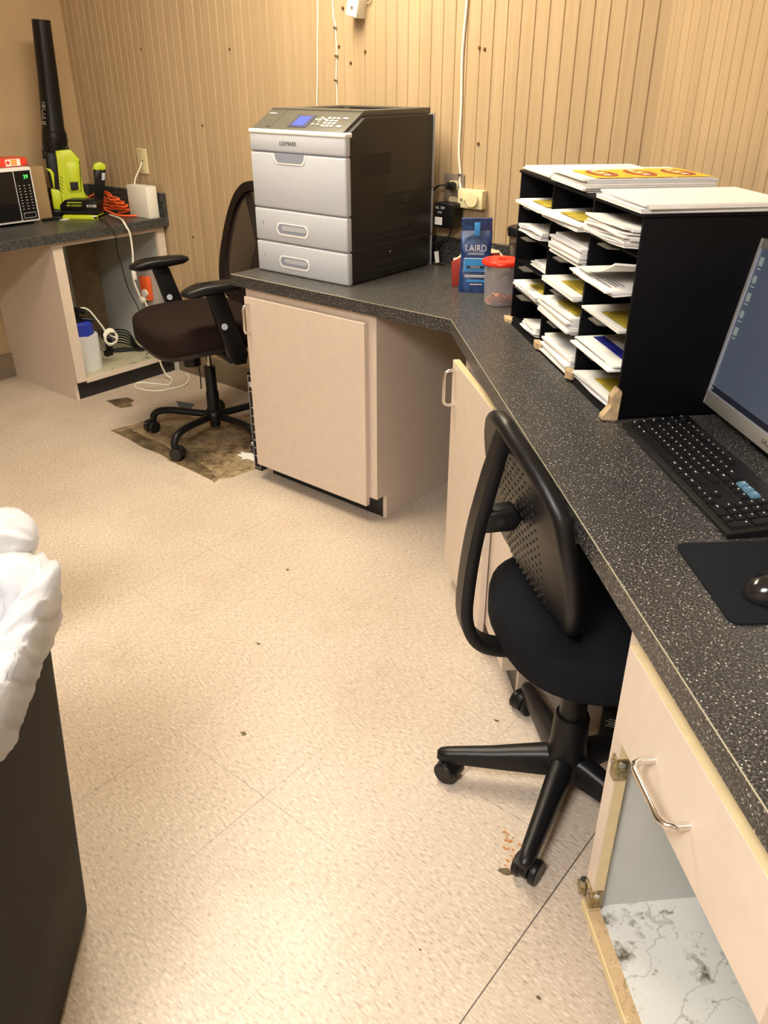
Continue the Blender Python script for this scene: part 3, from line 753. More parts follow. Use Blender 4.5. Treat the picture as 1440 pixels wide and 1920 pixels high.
t2 = tag(B().prism(rrect(0, .20, 0, .235, .012, 5), 0, .003, 'pad', bev=.001).build('mouse_mat'), 'plain black mouse mat at the right edge of the picture', 'mouse mat', loc=sd(.978, .532, T0), rz=-48)
t = thing('computer_mouse', 'small glossy black mouse on the mouse mat', 'mouse', sd(.832, .615, T0+.003), -45)
b = B()
rings = []
for k in range(9):
    u = k/8; z = .002+.030*math.sin(u*math.pi/2); s_ = math.cos(u*math.pi/2)**.5 if u < 1 else .02
    rings.append([(.031*s_*math.cos(a*math.pi/12), .052*s_*math.sin(a*math.pi/12)+.004*u, z) for a in range(24)])
b.ring(rings, 'black_gloss'); b.build('shell', t, smooth=60)
b = B(); b.cyl((-.004, .030, .026), (.004, .030, .026), .009, 'black_matte'); b.build('scroll_wheel', t)

# ------------------------------------------------------------------ jar, coffee bag, snack bag, cup
jc = Vector((-1.287, 2.130, T0))
t = thing('plastic_jar', 'clear round plastic tub with a red lid holding loose coins', 'jar', jc)
b = B(); b.lathe([(.044, 0), (.047, .003), (.050, .06), (.053, .118)], 'clear', n=40, caps=False)
b.lathe([(.0, .001), (.044, .001)], 'clear', n=40, caps=False); b.build('tub', t)
b = B(); b.lathe([(0, .117), (.058, .117), (.060, .120), (.060, .126), (.056, .131), (.03, .133), (0, .132)], 'red_lid', n=40); b.lathe([(0, .1325), (.012, .1325), (.013, .136), (0, .138)], 'red_lid', n=16); b.build('lid', t, label='bright red round lid')
b = B(); r_ = random.Random(4)
for k in range(170):
    a, q = r_.uniform(0, 6.28), .037*math.sqrt(r_.random())
    b.T = TR(q*math.cos(a), q*math.sin(a), .005+.019*r_.random()) @ RT(r_.uniform(-50, 50), 'X') @ RT(r_.uniform(-50, 50), 'Y')
    b.lathe([(0, -.0007), (.0078, -.0007), (.0078, .0007), (0, .0007)], 'copper', n=10)
cn = b.build('coins', smooth=0); tag(cn, 'layer of loose copper coins in the bottom of the clear tub', 'coins', loc=jc, kind='stuff')

t = thing('coffee_bag', 'upright navy blue coffee bag standing behind the red lidded tub', 'coffee bag', (-1.437, 2.215, T0), 33)
# local x along the bag's face, -y is its front
def bag_rings(w0, w1, d0, h, n=14):
    out = []
    for k in range(n+1):
        u = k/n; w_ = w0+(w1-w0)*u; d_ = d0*(1-u)**.6+.003
        out.append([(w_*.5*math.copysign(abs(math.cos(a))**.35, math.cos(a))+.0015*math.sin(9*u+a*3), d_*.5*math.copysign(abs(math.sin(a))**.5, math.sin(a))+.0025*math.sin(13*u+a*2), h*u) for a in [2*math.pi*j/36 for j in range(36)]])
    return out
b = B(); b.ring(bag_rings(.098, .094, .055, .19), 'bag_blue'); b.ring([[(x_*1.0, y_-.002, z_) for x_, y_, z_ in r] for r in [[(-.047, -.004, .188), (.047, -.004, .188), (.047, .006, .188), (-.047, .006, .188)], [(-.049, -.006, .222), (.046, -.010, .224), (.046, -.002, .226), (-.049, .003, .224)]]], 'bag_blue'); b.build('pouch', t, smooth=60)
b = B(); f = lambda z: -(.055*(1-z/.19)**.6+.003)*.5-.0022
tl = lambda x_, z_, zz: TR(x_, f(z_)-.0012, z_) @ RT(90+9, 'X')
b.T = Matrix.Identity(4)
b.text('LAIRD', 'text_white', tl(0, .135, 0), .030, .0006, sx=.82); b.text('SUPERFOOD', 'text_white', tl(0, .119, 0), .009, .0004)
b.box(-.036, .036, f(.085)-.003, f(.085)-.0002, .066, .107, 'bag_light', .0008); b.box(-.027, .03, f(.08)-.0042, f(.08)-.0025, .076, .084, 'text_black')
b.text('FOCUS', 'text_white', TR(0, f(.08)-.0045, .080) @ RT(90, 'X'), .009, .0003)
b.box(-.032, .034, f(.05)-.002, f(.05), .0535, .0555, 'text_white'); b.box(-.032, .03, f(.05)-.002, f(.05), .049, .051, 'text_white'); b.box(-.026, .034, f(.04)-.002, f(.04), .034, .041, 'bag_light'); b.box(-.015, .025, f(.03)-.002, f(.03), .026, .028, 'text_white')
b.build('label_print', t, smooth=0, label='white and sky blue print')
b = B(); b.box(-.008, .010, -.013, -.008, .172, .212, 'bag_light', .001); b.build('tear_tape', t, label='sky blue closing strip')

t = thing('snack_bag', 'crumpled cream foil bag with maroon print lying behind the blue coffee bag', 'bag', (-1.452, 2.305, T0), 22)
b = B()
rings = []
for k in range(13):
    u = k/12; h_ = math.sin(math.pi*min(max(u, .03), .97))**.55
    rings.append([(-.11+.19*u, .055*h_*math.cos(a), .062+.056*h_*math.sin(a)+.012*mn.noise(Vector((u*6, math.cos(a)*2, math.sin(a)*2)))) for a in [2*math.pi*j/28 for j in range(28)]])
b.ring(rings, 'chips_bag'); b.build('pouch', t, smooth=70)
b = B(); b.prism([(-.10, .0), (-.07, .005), (-.07, .10), (-.105, .08)], -.060, -.054, 'maroon', axis='y', bev=.002); b.build('printed_patch', t, label='maroon print'); b = B(); b.prism([(.02, .095), (.05, .10), (.048, .115), (.02, .112)], -.05, -.04, 'maroon', axis='y'); b.build('printed_patch', t, label='maroon print')

cc = Vector((-1.368, 2.375, T0))
t = thing('tumbler', 'tall smoked plastic tumbler with a black lid beside the organizer', 'tumbler', cc)
b = B(); b.lathe([(.033, .0), (.036, .004), (.041, .16)], 'clear_dark', n=28); b.lathe([(.0, .002), (.031, .002), (.036, .10), (0, .10)], 'coffee', n=24); b.build('cup', t)
b = B(); b.lathe([(.0, .158), (.046, .158), (.047, .166), (.046, .18), (.043, .186), (0, .19)], 'black', n=28); b.box(-.052, -.04, -.008, .008, .168, .18, 'black', .002); b.build('lid', t)
b = B(); b.lathe([(.0365, .055), (.0395, .13)], 'steel', n=28, caps=False); b.build('metal_band', t, label='dull metal band')

# ------------------------------------------------------------------ wall items behind the printer
def plate(name, label, cat, x, z, w_, h, m, loc_y=YB):
    t = thing(name, label, cat, (x, loc_y, z))
    b = B(); b.prism(rrect(-w_/2, w_/2, -h/2, h/2, .004, 3), -.006, 0, m, axis='y', bev=.0015); b.build('cover_plate', t); return t
t = plate('wall_outlet', 'dark grey-brown wall outlet beside the printer with a black plug in it', 'outlet', -1.752, 1.025, .085, .13, 'grey_plate')
b = B(); b.prism(rrect(-.018, .018, -.015, .017, .008), -.009, -.005, 'cream', axis='y'); b.box(-.004, -.002, -.0095, -.009, 0, .008, 'slot'); b.box(.003, .005, -.0095, -.009, 0, .008, 'slot'); o = b.build('socket', t); o.location = (0, 0, .027)
b = B(); b.prism(rrect(-.018, .018, -.015, .017, .008), -.009, -.005, 'cream', axis='y'); o = b.build('socket', t); o.location = (0, 0, -.027)
t = thing('power_plug', 'black plug with curved cord in the outlet beside the printer', 'plug', (-1.75, YB-.009, 1.052))
b = B(); b.lathe([(.012, 0), (.014, -.006), (.0135, -.02), (.009, -.03), (0, -.032)], 'black', axis='y', n=16); b.box(-.016, .016, -.026, -.006, -.012, .012, 'black', .004); b.build('plug_body', t)
b = B(); b.tube([(0, -.026, 0), (-.03, -.045, .003), (-.06, -.05, -.025), (-.078, -.045, -.075), (-.09, -.03, -.12), (-.095, -.02, -.2), (-.07, -.025, -.26)], .0035, 'black', smooth=6); b.build('cord', t)
t = thing('power_adapter', 'black boxy power adapter with a white sticker plugged below the outlet', 'adapter', (-1.745, YB-.02, .962))
b = B(); b.box(-.042, .042, -.055, .008, -.045, .038, 'black', .005, 3); b.build('case', t)
b = B(); b.box(-.036, -.004, -.0562, -.0548, -.036, -.010, 'paper', .0004); b.text('UL 12V', 'text_white', TR(-.014, -.0556, .022) @ RT(90, 'X'), .013); b.text('I.T.E', 'text_white', TR(-.016, -.0556, .006) @ RT(90, 'X'), .010); b.build('sticker', t, smooth=0, label='white sticker and small white print')
b = B(); b.tube([(.01, -.02, -.045), (.008, -.025, -.075), (-.04, -.035, -.11), (-.09, -.035, -.155), (-.12, -.03, -.172)], .003, 'black', smooth=6); b.build('cord', t)
t = thing('cable_tag', 'small white printed tag on the cord beside the printer', 'tag', (-1.77, YB-.075, T0))
b = B(); b.prism([(-.010, .045), (.008, .05), (.014, .01), (-.002, .006)], -.0015, .0015, 'paper', axis='y'); b.build('label', t, smooth=0); b = B(); b.tube([(-.004, .004, .09), (.0, .003, .05), (.01, .006, .01), (.03, .01, .004)], .0035, 'black', smooth=5); b.build('cord', t)
t = thing('timer_box', 'cream surface mounted wall timer box with a shaped dial', 'timer', (-1.665, YB, 1.015))
b = B(); b.box(-.052, .052, -.032, -.0005, -.031, .031, 'cream', .003); b.build('case', t)
b = B(); b.T = TR(.012, 0, 0); b.lathe([(0, -.042), (.024, -.041), (.026, -.036), (.026, -.031)], 'cream', axis='y', n=24); b.box(-.034, .0, -.0405, -.031, -.005, .005, 'cream', .001); b.build('dial', t)
b = B(); b.cyl((-.035, -.033, -.004), (-.035, -.0315, -.004), .005, 'grey_plate'); b.build('button', t)
def wall_cable(label, pts, r, name='wall_cable', clips=()):
    x0 = pts[0][0]; t = thing(name, label, 'cable', (x0, YB, pts[-1][1]))
    b = B(); b.tube([(p[0]-x0, -r-.0005-(p[2] if len(p) > 2 else 0), p[1]-pts[-1][1]) for p in pts], r, 'white_cord', n=8, smooth=6); b.build('cord', t)
    for z in clips:
        i = min(range(len(pts)), key=lambda k: abs(pts[k][1]-z)); xc = pts[i][0]-x0
        b = B(); b.box(xc-.007, xc+.007, -2*r-.004, -.0005, z-pts[-1][1]-.003, z-pts[-1][1]+.003, 'steel', .001); b.build('cable_clip', t)
wall_cable('white cable running down the wall to the cream timer box', [(-1.73, 2.40), (-1.725, 2.0), (-1.728, 1.70), (-1.73, 1.60), (-1.739, 1.46), (-1.735, 1.30), (-1.736, 1.16), (-1.726, 1.09), (-1.728, 1.065), (-1.716, 1.035, .006)], .0045, clips=(1.09,))
wall_cable('thin white wire on the wall left of the wall sensor', [(-2.385, 2.40), (-2.388, 1.9), (-2.392, 1.62), (-2.400, 1.5), (-2.404, 1.4), (-2.413, 1.28), (-2.413, 1.0)], .0026)
wall_cable('thin stapled white wire on the wall nearest the wall sensor', [(-2.325, 2.40), (-2.318, 1.9), (-2.316, 1.62), (-2.306, 1.55), (-2.303, 1.46), (-2.309, 1.38), (-2.306, 1.3), (-2.31, 1.0)], .0026, clips=(1.55, 1.46, 1.38))
t = thing('wall_sensor', 'small white sensor box on the upper wall above the printer', 'sensor', (-2.185, YB, 1.60))
b = B(); b.T = RT(14, 'Y') @ TR(0, 0, .01); b.box(-.026, .026, -.05, -.0005, -.032, .085, 'white_plastic', .003); b.cyl((.0, -.0515, -.005), (0, -.049, -.005), .006, 'grey_plate'); b.box(.004, .016, -.052, -.049, -.03, -.018, 'printer_white', .001); b.build('case', t)
b = B(); b.tube([(.02, -.004, .02), (.045, -.006, .02), (.058, -.006, .045), (.056, -.005, .09), (.05, -.004, .3)], .002, 'cream', smooth=5); b.build('wire', t)
scr = [(-1.661, 1.192), (-1.655, 1.472), (-1.676, 1.476), (-2.236, 1.437), (-2.166, 1.472), (-2.292, 1.49), (-2.896, 1.491), (-3.493, 1.50), (-3.266, .712), (-3.116, 1.202), (-2.27, 1.61)]
SL = dict(zip(scr, ['rusty wall screw level with the printer top, right of the white timer cable', 'upper wall screw right of the timer cable, right one of a close pair', 'upper wall screw right of the timer cable, left one of a close pair',
  'rusty wall screw between the thin stapled wire and the printer, lower of two', 'rusty wall screw right below the white wall sensor', 'rusty wall screw beside the staple of the thin stapled wire',
  'lone rusty screw high on the wall above the brown office chair', 'rusty screw high on the wall above the white box', 'rusty screw low on the wall between left cabinet and brown chair back', 'rusty screw mid height on the wall left of the brown chair back', 'rusty wall screw left of the wall sensor near the top edge']))
sb = None
for x, z in scr:
    if sb is None:
        sb = B(); sb.lathe([(0, -.005), (.004, -.0045), (.0055, -.001), (.0055, .0)], 'screw', axis='y', n=10); o = sb.build('wall_screw'); sb = o
    else: o = sb.copy(); COL.objects.link(o)
    tag(o, SL[(x, z)], 'screw', 'old screws in the back wall', loc=(x, YB-.0002, z))

# ------------------------------------------------------------------ left counter
t = plate('wall_outlet', 'cream wall plate above the white box on the left counter', 'outlet', -3.590, 1.030, .072, .112, 'cream')
b = B(); b.cyl((0, -.008, 0), (0, -.0055, 0), .006, 'slot'); b.cyl((0, -.0075, .042), (0, -.0055, .042), .0035, 'steel'); b.cyl((0, -.0075, -.042), (0, -.0055, -.042), .0035, 'steel'); b.build('screws', t)
t = thing('router_box', 'plain white upright box against the backsplash with a white wire from the wall plate', 'box', (-3.545, 2.468, T0))
b = B(); b.box(-.078, .078, -.022, .038, 0, .145, 'white_plastic', .003); b.build('case', t)
b = B(); b.tube([(-.04, .0, .144), (-.042, .01, .17), (-.045, .035, .20), (-.046, .055, .225), (-.046, .066, .245)], .0032, 'white_cord', smooth=6); b.build('wire', t)

t = thing('microwave', 'compact white microwave with a black door and green clock digits', 'microwave', (-3.765, 2.052, T0))
b = B(); b.box(-.30, -.012, -.44, 0, .012, .245, 'printer_white', .006); b.box(-.014, 0, -.44, 0, .012, .245, 'printer_white', .006, 3)
for x_ in (-.28, -.04):
    for y_ in (-.41, -.03): b.cyl((x_, y_, 0), (x_, y_, .014), .012, 'black')
b.build('housing', t)
b = B(); b.box(-.004, .003, -.43, -.092, .022, .232, 'mw_glass', .001); b.build('door', t)
b = B(); b.box(-.004, .003, -.088, -.010, .022, .232, 'mw_glass', .001)
RX = RT(90, 'Z') @ RT(90, 'X')
for r in range(9):
    for c in range(3):
        b.box(.003, .0034, -.078+.024*c, -.070+.024*c, .168-.0125*r, .1705-.0125*r, 'legend')
for a in ((-.078, -.020, .030, .0312), (-.078, -.020, .052, .0532), (-.078, -.0768, .03, .0532), (-.0212, -.020, .03, .0532)): b.box(.003, .0036, *a, 'printer_white')
b.build('control_panel', t, smooth=0)
b = B(); b.text('39', 'green_led', TR(.0034, -.036, .205) @ RX, .024, .0003); b.build('clock_display', t, smooth=0, label='glowing green digits 39')
t = thing('snack_packet', 'flat red and white plastic packet lying on the microwave', 'packet', (-3.86, 1.99, T0+.245), 0)
b = B(); b.box(-.06, .06, -.14, .075, 0, .038, 'red_wrap', .012, 3); b.build('wrapper', t, smooth=60)
b = B(); b.box(.058, .0615, -.035, .035, .005, .034, 'paper', .0005); b.box(.0612, .0622, -.01, .018, .008, .032, 'orange_label'); b.T = TR(.0612, -.024, .02); b.lathe([(0, 0), (.008, 0), (.008, .001), (0, .001)], 'red_wrap', axis='x', n=16); b.build('label', t, smooth=0, label='white and orange label')
t = thing('spray_bottle', 'pale yellow edged spray bottle at the left picture edge on the microwave packet', 'bottle', (-3.95, 1.90, T0+.284), 0)
b = B()
pr = [(.05, 0), (.062, .01), (.064, .05), (.055, .09), (.035, .12), (.018, .145), (.016, .165)]
b.ring([[(r_*.6*math.cos(a*math.pi/12), r_*1.2*math.sin(a*math.pi/12), z) for a in range(24)] for r_, z in pr], 'cream'); b.build('bottle_body', t, smooth=60)
b = B(); b.ring([[(.0395*math.cos(a*math.pi/12), .078*math.sin(a*math.pi/12), z) for a in range(24)] for z in (.015, .05)], 'tank_white', caps=False); b.build('label', t)
b = B(); b.box(-.015, .02, -.02, .02, .165, .185, 'white_plastic', .004); b.prism([(-.03, .185), (.06, .185), (.075, .20), (.03, .222), (-.02, .215)], -.014, .014, 'white_plastic', axis='y', bev=.004); b.build('trigger_head', t)
tag(B().box(-.19, 0, 0, .115, 0, .232, 'cardboard', .001).build('cardboard_box'), 'plain brown cardboard box between the microwave and the lime blower', 'box', loc=(-3.875, 2.060, T0))
t = thing('flat_cable', 'flat black cord and white tag lying on the counter before the cardboard box', 'cord', (-3.80, 2.13, T0))
b = B(); b.tube([(-.0, -.05, .006), (.0, .02, .007), (.01, .06, .006), (.0, .10, .006)], .007, 'black', smooth=5); b.build('cord', t)
b = B(); b.prism([(.03, .02), (.055, .035), (.03, .095), (.012, .08)], .001, .004, 'paper'); b.build('tag', t, smooth=0)

# blower: outline pieces with real thickness
BL = thing('leaf_blower', 'black and lime cordless leaf blower standing upright in the corner', 'leaf blower', (-3.865, 2.30, T0), 59)
def uz(X, Y, k=1.0):
    px, py = 30+X/5.76, 240+Y/5.76
    return (-.1785+.002439*px-.000427*py, .9751-.000081*px-.002386*py-.012)
def pr_(b, pts, y0, y1, m, bev=.006): b.prism([uz(*p) for p in pts], y0, y1, m, axis='y', bev=bev, seg=2)
b = B(); pr_(b, [(415, 205), (580, 190), (680, 300), (705, 640), (785, 722), (560, 738), (500, 850), (470, 640), (440, 330)], -.06, .03, 'lime', .008)
for k in range(5): pr_(b, [(470, 470+k*38), (500, 500+k*38), (500, 507+k*38), (468, 477+k*38)], -.0605, -.058, 'tool_black', 0)
b.build('lime_housing', BL, smooth=35)
b = B(); pr_(b, [(525, 320), (630, 318), (672, 360), (695, 640), (580, 655), (545, 600)], -.064, -.055, 'lime', .003); pr_(b, [(550, 370), (650, 368), (675, 615), (585, 630)], -.067, -.062, 'lime', .002); pr_(b, [(568, 532), (662, 528), (672, 618), (585, 630)], -.070, -.064, 'slot', .001); pr_(b, [(672, 360), (684, 345), (702, 640), (692, 640)], -.066, -.062, 'tool_black', .001)
b.build('battery_bay', BL, smooth=35, label='empty battery bay in the housing')
b = B(); pr_(b, [(318, 392), (372, 400), (405, 450), (415, 610), (395, 612), (378, 440), (330, 412)], -.05, -.02, 'lime', .004); pr_(b, [(365, 605), (475, 632), (560, 735), (505, 848), (398, 835)], -.05, .05, 'lime', .008); b.build('handle', BL, smooth=35, label='lime side handle')
b = B(); pr_(b, [(320, 160), (560, 160), (565, 210), (420, 215), (445, 330), (475, 640), (500, 850), (520, 905), (405, 905), (400, 830), (370, 610), (320, 330)], -.035, .055, 'tool_black', .008); pr_(b, [(398, 835), (505, 848), (520, 905), (405, 905)], -.06, .06, 'tool_black', .004); pr_(b, [(272, 190), (300, 190), (320, 300), (290, 300)], -.02, .02, 'tool_black', .003); b.build('motor_casing', BL, smooth=35)
b = B()
def tb(px, py): return (-.1785+.002439*px-.000427*py, 0, .9751-.000081*px-.002386*py)
a0, a1, a2 = tb(104, 285), tb(100, 240), tb(80, 58)
L0 = Vector(a0); b.tube([a0, tb(103, 272), tb(102, 255), a1, tb(92, 160), a2], .05, 'tool_black', n=28, radii=[.052, .058, .057, .050, .045, .040])
b.tube([tb(103, 262), tb(103, 258)], .0585, 'tool_black', n=28); b.tube([tb(102, 250), tb(102, 246)], .055, 'tool_black', n=28)
b.build('blower_tube', BL, smooth=40)
b = B(); b.text('RYOBI', 'grey_plate', TR(-.062, -.040, tb(90, 215)[2]) @ RT(90, 'X') @ RT(78, 'Z'), .035, .0004); b.build('logo', BL, smooth=0)
# battery on charger
t = thing('battery_pack', 'black cordless tool battery sitting on a lime charger base', 'battery', (-3.745, 2.262, T0), 36)
b = B(); b.prism([(-.075, .022), (-.092, .04), (-.09, .065), (-.06, .088), (.075, .088), (.092, .07), (.092, .022)], -.04, .045, 'tool_black', axis='y', bev=.005); b.box(-.092, .094, -.042, -.038, .030, .036, 'slot'); b.box(.03, .035, -.0435, -.038, .022, .085, 'tool_black'); b.build('battery_case', t)
b = B(); b.prism([(-.085, 0), (-.08, .02), (.06, .02), (.075, .0)], -.05, .05, 'lime', axis='y', bev=.004); b.box(.06, .09, -.045, .045, 0, .02, 'tool_black', .003); b.build('charger_base', t, label='lime charger base')
b = B(); b.text('RYOBI', 'text_white', TR(.066, -.0405, .060) @ RT(90, 'X'), .017, .0006); b.text('40V LITHIUM', 'lime', TR(-.02, -.0405, .062) @ RT(90, 'X'), .013, .0006); b.build('logo', t, smooth=0)
b = B(); b.box(-.05, .02, -.0415, -.0395, .074, .078, 'lime'); b.build('stripe', t, smooth=0, label='lime stripe')
b = B(); b.box(.055, .085, -.0455, -.044, .012, .019, 'text_white'); b.build('rating_label', t, smooth=0, label='small white label')
t = thing('tool_handle', 'black tool grip with a lime cap standing behind the battery', 'tool', (-3.77, 2.36, T0), 59)
def uz2(X, Y):
    px, py = 30+X/5.76, 240+Y/5.76; return (-.2968+.002482*px-.000396*py, .9969-.000096*px-.002425*py+.005)
def p2(b, pts, y0, y1, m, bev): b.prism([uz2(*p) for p in pts], y0, y1, m, axis='y', bev=bev, seg=2)
b = B(); p2(b, [(838, 440), (970, 450), (962, 600), (950, 720), (935, 890), (850, 890), (850, 600)], -.022, .025, 'tool_black', .008); b.build('grip', t, smooth=35)
b = B(); p2(b, [(825, 470), (838, 400), (900, 375), (965, 405), (972, 450), (930, 470), (860, 445)], -.026, .028, 'lime', .006); b.build('cap', t, smooth=35, label='lime end cap')
b = B(); p2(b, [(925, 490), (962, 490), (958, 568), (925, 570)], -.026, -.02, 'light_grey', .002); b.build('button', t, smooth=35, label='pale grey release button')
# orange cord
r_ = random.Random(11); t = thing('extension_cord', 'orange extension cord heaped in coils in the corner behind the tools', 'cord', (-3.80, 2.42, T0))
b = B(); pts = []
for k in range(46):
    a = k*.62; q = .6+.4*math.sin(k*1.3)
    pts.append((.03+(.12*math.cos(a))*q+.03*math.sin(k*.7), .01+(.055*math.sin(a))*q, .008+.0016*k+.008*abs(math.sin(k*1.7))))
b.tube(pts, .0048, 'orange_cord', n=8, smooth=6)
pts = [(.02, -.02, .03), (.07, -.03, .02), (.14, -.02, .006), (.20, .0, .006), (.23, .035, .006), (.20, .055, .008), (.13, .05, .02), (.10, .02, .04), (.07, .02, .06), (-.02, .05, .09), (-.1, .04, .085), (-.14, 0, .06)]
b.tube(pts, .0048, 'orange_cord', n=8, smooth=8); b.build('cord', t)
# cables over the front edge and to the floor
t = thing('white_cable', 'thick white cable hanging over the left counter edge and looping on the floor', 'cable', (-3.43, 2.30, 0))
o0 = Vector((-3.43, 2.30, 0))
pts = [(-3.70, 2.38, .79), (-3.64, 2.36, .793), (-3.54, 2.325, .797), (-3.46, 2.29, .797), (-3.432, 2.285, .775), (-3.425, 2.296, .736), (-3.425, 2.294, .639), (-3.428, 2.28, .541), (-3.428, 2.303, .448), (-3.425, 2.334, .389), (-3.42, 2.352, .21), (-3.42, 2.355, .126), (-3.43, 2.39, .03), (-3.40, 2.40, .005), (-3.35, 2.36, .005), (-3.34, 2.33, .005), (-3.40, 2.30, .005), (-3.475, 2.26, .005), (-3.45, 2.21, .005), (-3.38, 2.205, .005), (-3.297, 2.252, .005), (-3.27, 2.375, .005), (-3.33, 2.46, .005), (-3.40, 2.50, .006)]
b = B(); b.tube([Vector(p)-o0 for p in pts], .0048, 'white_cord', n=10, smooth=6); b.build('cord', t)
b = B(); p = Vector((-3.425, 2.285, .55))-o0; b.box(p.x-.008, p.x+.008, p.y-.009, p.y+.009, p.z-.02, p.z+.02, 'white_plastic', .003); b.build('inline_switch', t)
t = thing('black_cable', 'thin black cable hanging down over the left counter front', 'cable', (-3.44, 2.22, 0)); o0 = Vector((-3.44, 2.22, 0))
b = B(); b.tube([Vector(p)-o0 for p in [(-3.66, 2.29, .789), (-3.55, 2.25, .790), (-3.462, 2.212, .790), (-3.436, 2.208, .775), (-3.432, 2.221, .733), (-3.44, 2.225, .66), (-3.437, 2.234, .598), (-3.44, 2.251, .494), (-3.44, 2.289, .397), (-3.45, 2.31, .31), (-3.50, 2.36, .16), (-3.56, 2.38, .108)]], .0022, 'black', n=8, smooth=6); b.build('cord', t)
# things inside the left cabinet
t = thing('garden_sprayer', 'white pump sprayer tank with a blue collar inside the left cabinet', 'sprayer', (-3.625, 2.062, .102))
b = B(); b.prism(rrect(-.062, .062, -.062, .076, .035, 6), 0, .175, 'tank_white', bev=.008); b.build('tank', t)
b = B(); b.lathe([(.0, .172), (.063, .172), (.064, .19), (.061, .228), (.050, .238), (0, .240)], 'blue', c=(0, .006, 0), n=28); b.build('collar', t, label='blue screw collar')
b = B(); b.lathe([(.0, .232), (.036, .232), (.032, .25), (.015, .26), (.013, .285), (0, .285)], 'black', n=20); b.tube([(-.035, -.02, .29), (0, 0, .295), (.04, .03, .285)], .012, 'black', smooth=4); b.tube([(.0, .0, .25), (.03, .04, .245), (.045, .065, .235)], .010, 'black', smooth=4); b.build('pump_handle', t)
b = B(); pts = [(.0, .0, .29), (.02, .03, .30), (.03, .055, .285), (.045, .075, .245), (.06, .095, .20), (.07, .105, .17)]
for k in range(26): a = k*.9; pts.append((.085+.008*math.sin(k), .115+.030*math.cos(a)+.004*math.sin(k*2), .14+.036*math.sin(a)+.0006*k))
b.tube(pts, .0042, 'white_cord', n=8, smooth=5); b.build('hose', t, label='coiled cream hose')
t = thing('black_cable', 'bundled black power cable with a plug on the cabinet floor', 'cable', (-3.70, 2.32, .103))
b = B(); r_ = random.Random(2)
for k in range(6):
    c_ = .015*k; b.tube([(-.05, -.05+c_*.3, .008+.003*k), (-.10-.01*k, -.0, .03+.010*k), (-.05, .05+c_*.4, .035+.012*k), (.04, .08, .015+.003*k), (.08, .10, .010), (.03, .06, .008+.002*k), (-.02, .0, .006+.003*k), (-.05, -.05, .012)], .0038, 'black', n=8, smooth=6)
b.build('cord', t)
b = B(); b.box(-.03, .0, -.085, -.045, .0, .028, 'black', .005); b.box(-.045, -.015, -.06, -.03, .02, .085, 'black', .006); b.build('plug', t)
t = thing('timer_plug', 'small orange and white plug-in timer on the cabinet inner side', 'timer', (-3.645, YB-.032, .42))
b = B(); b.box(-.035, .035, -.03, 0, -.06, .06, 'orange_cord', .006); b.build('case', t); b = B(); b.cyl((0.012, -.042, -.02), (0.012, -.028, -.02), .02, 'white_plastic'); b.cyl((.0, -.06, -.06), (.0, -.02, -.045), .014, 'white_plastic'); b.build('dial', t, label='white round dial')
# black box beside the printer cabinet
t = thing('storage_box', 'slim black box with pale edge lines on the floor beside the printer cabinet', 'box', (-2.243, 1.94, 0))
b = B(); b.box(-.020, .020, 0, .40, 0, .405, 'black', .002); b.build('box_body', t)
b = B()
for a in ((-.017, -.0155, .01, .395), (.0155, .017, .01, .395), (-.017, .017, .393, .3945), (-.017, .017, .01, .0115), (-.012, .012, .33, .332), (-.011, .010, .35, .37)): b.box(a[0], a[1], -.0008, .0005, a[2], a[3], 'legend')
for k in range(14): b.box(-.008, .006-.004*(k % 3), -.0008, .0005, .06+.017*k, .064+.017*k, 'brown_plastic' if k % 2 else 'legend')
b.build('printed_lines', t, smooth=0, label='pale printed lines')
# ------------------------------------------------------------------ chairs
def caster(parent, p, ang, rw=.026, gap=.010, m='black'):
    """twin wheel caster under p (x, y, z of stem top); parent is the chair"""
    b = B(); b.T = TR(p[0], p[1], 0) @ RT(ang, 'Z')
    for s_ in (-1, 1):
        b.lathe([(0, s_*gap), (rw*.9, s_*gap), (rw, s_*(gap+.003)), (rw, s_*(gap+.013)), (rw*.88, s_*(gap+.016)), (0, s_*(gap+.016))], m, c=(.012, 0, rw), axis='y', n=28)
    hood = [(rw*1.06*math.cos(R(a)), rw*1.06*math.sin(R(a))) for a in range(-10, 181, 12)]
    b.prism([(x_+.012, z_+rw) for x_, z_ in hood]+[(-rw*.6+.012, rw*.4), (rw*.6+.012, rw*.4)], -gap+.001, gap-.001, m, axis='y', bev=.001)
    b.cyl((0, 0, rw*1.2), (0, 0, p[2]), .010, 'black', n=14)
    return b.build('caster', parent)
# brown mesh task chair, local +x is the way it faces
t = thing('office_chair', 'dark brown mesh-back office chair with armrests beside the laser printer cabinet', 'chair', (-2.654, 2.073, 0), math.degrees(math.atan2(-.96, -.28)))
base_rot = math.degrees(math.atan2(-.96, -.28))
for k, a in enumerate((212, 284, 356, 68, 140)):
    al = a-base_rot; c_, s_ = math.cos(R(al)), math.sin(R(al)); rr = .285
    b = B(); pts = [(.02*c_, .02*s_, .095), (.10*c_, .10*s_, .100), (.19*c_, .19*s_, .105), (.25*c_, .25*s_, .098), (.278*c_, .278*s_, .078), (rr*c_, rr*s_, .052)]
    b.tube(pts, .0155, 'black', n=14, smooth=5); b.build('leg', t)
    caster(t, (rr*c_, rr*s_, .06), al+60+k*40, .028, m='black_gloss')
b = B(); b.lathe([(0, .045), (.022, .045), (.024, .07), (.040, .078), (.044, .10), (.036, .118), (.028, .122), (.027, .20), (.024, .205), (.024, .315), (0, .315)], 'black', n=28); b.build('hub', t)
b = B(); b.cyl((0, 0, .31), (0, 0, .42), .0125, 'steel'); b.build('gas_lift', t, label='bare steel gas lift')
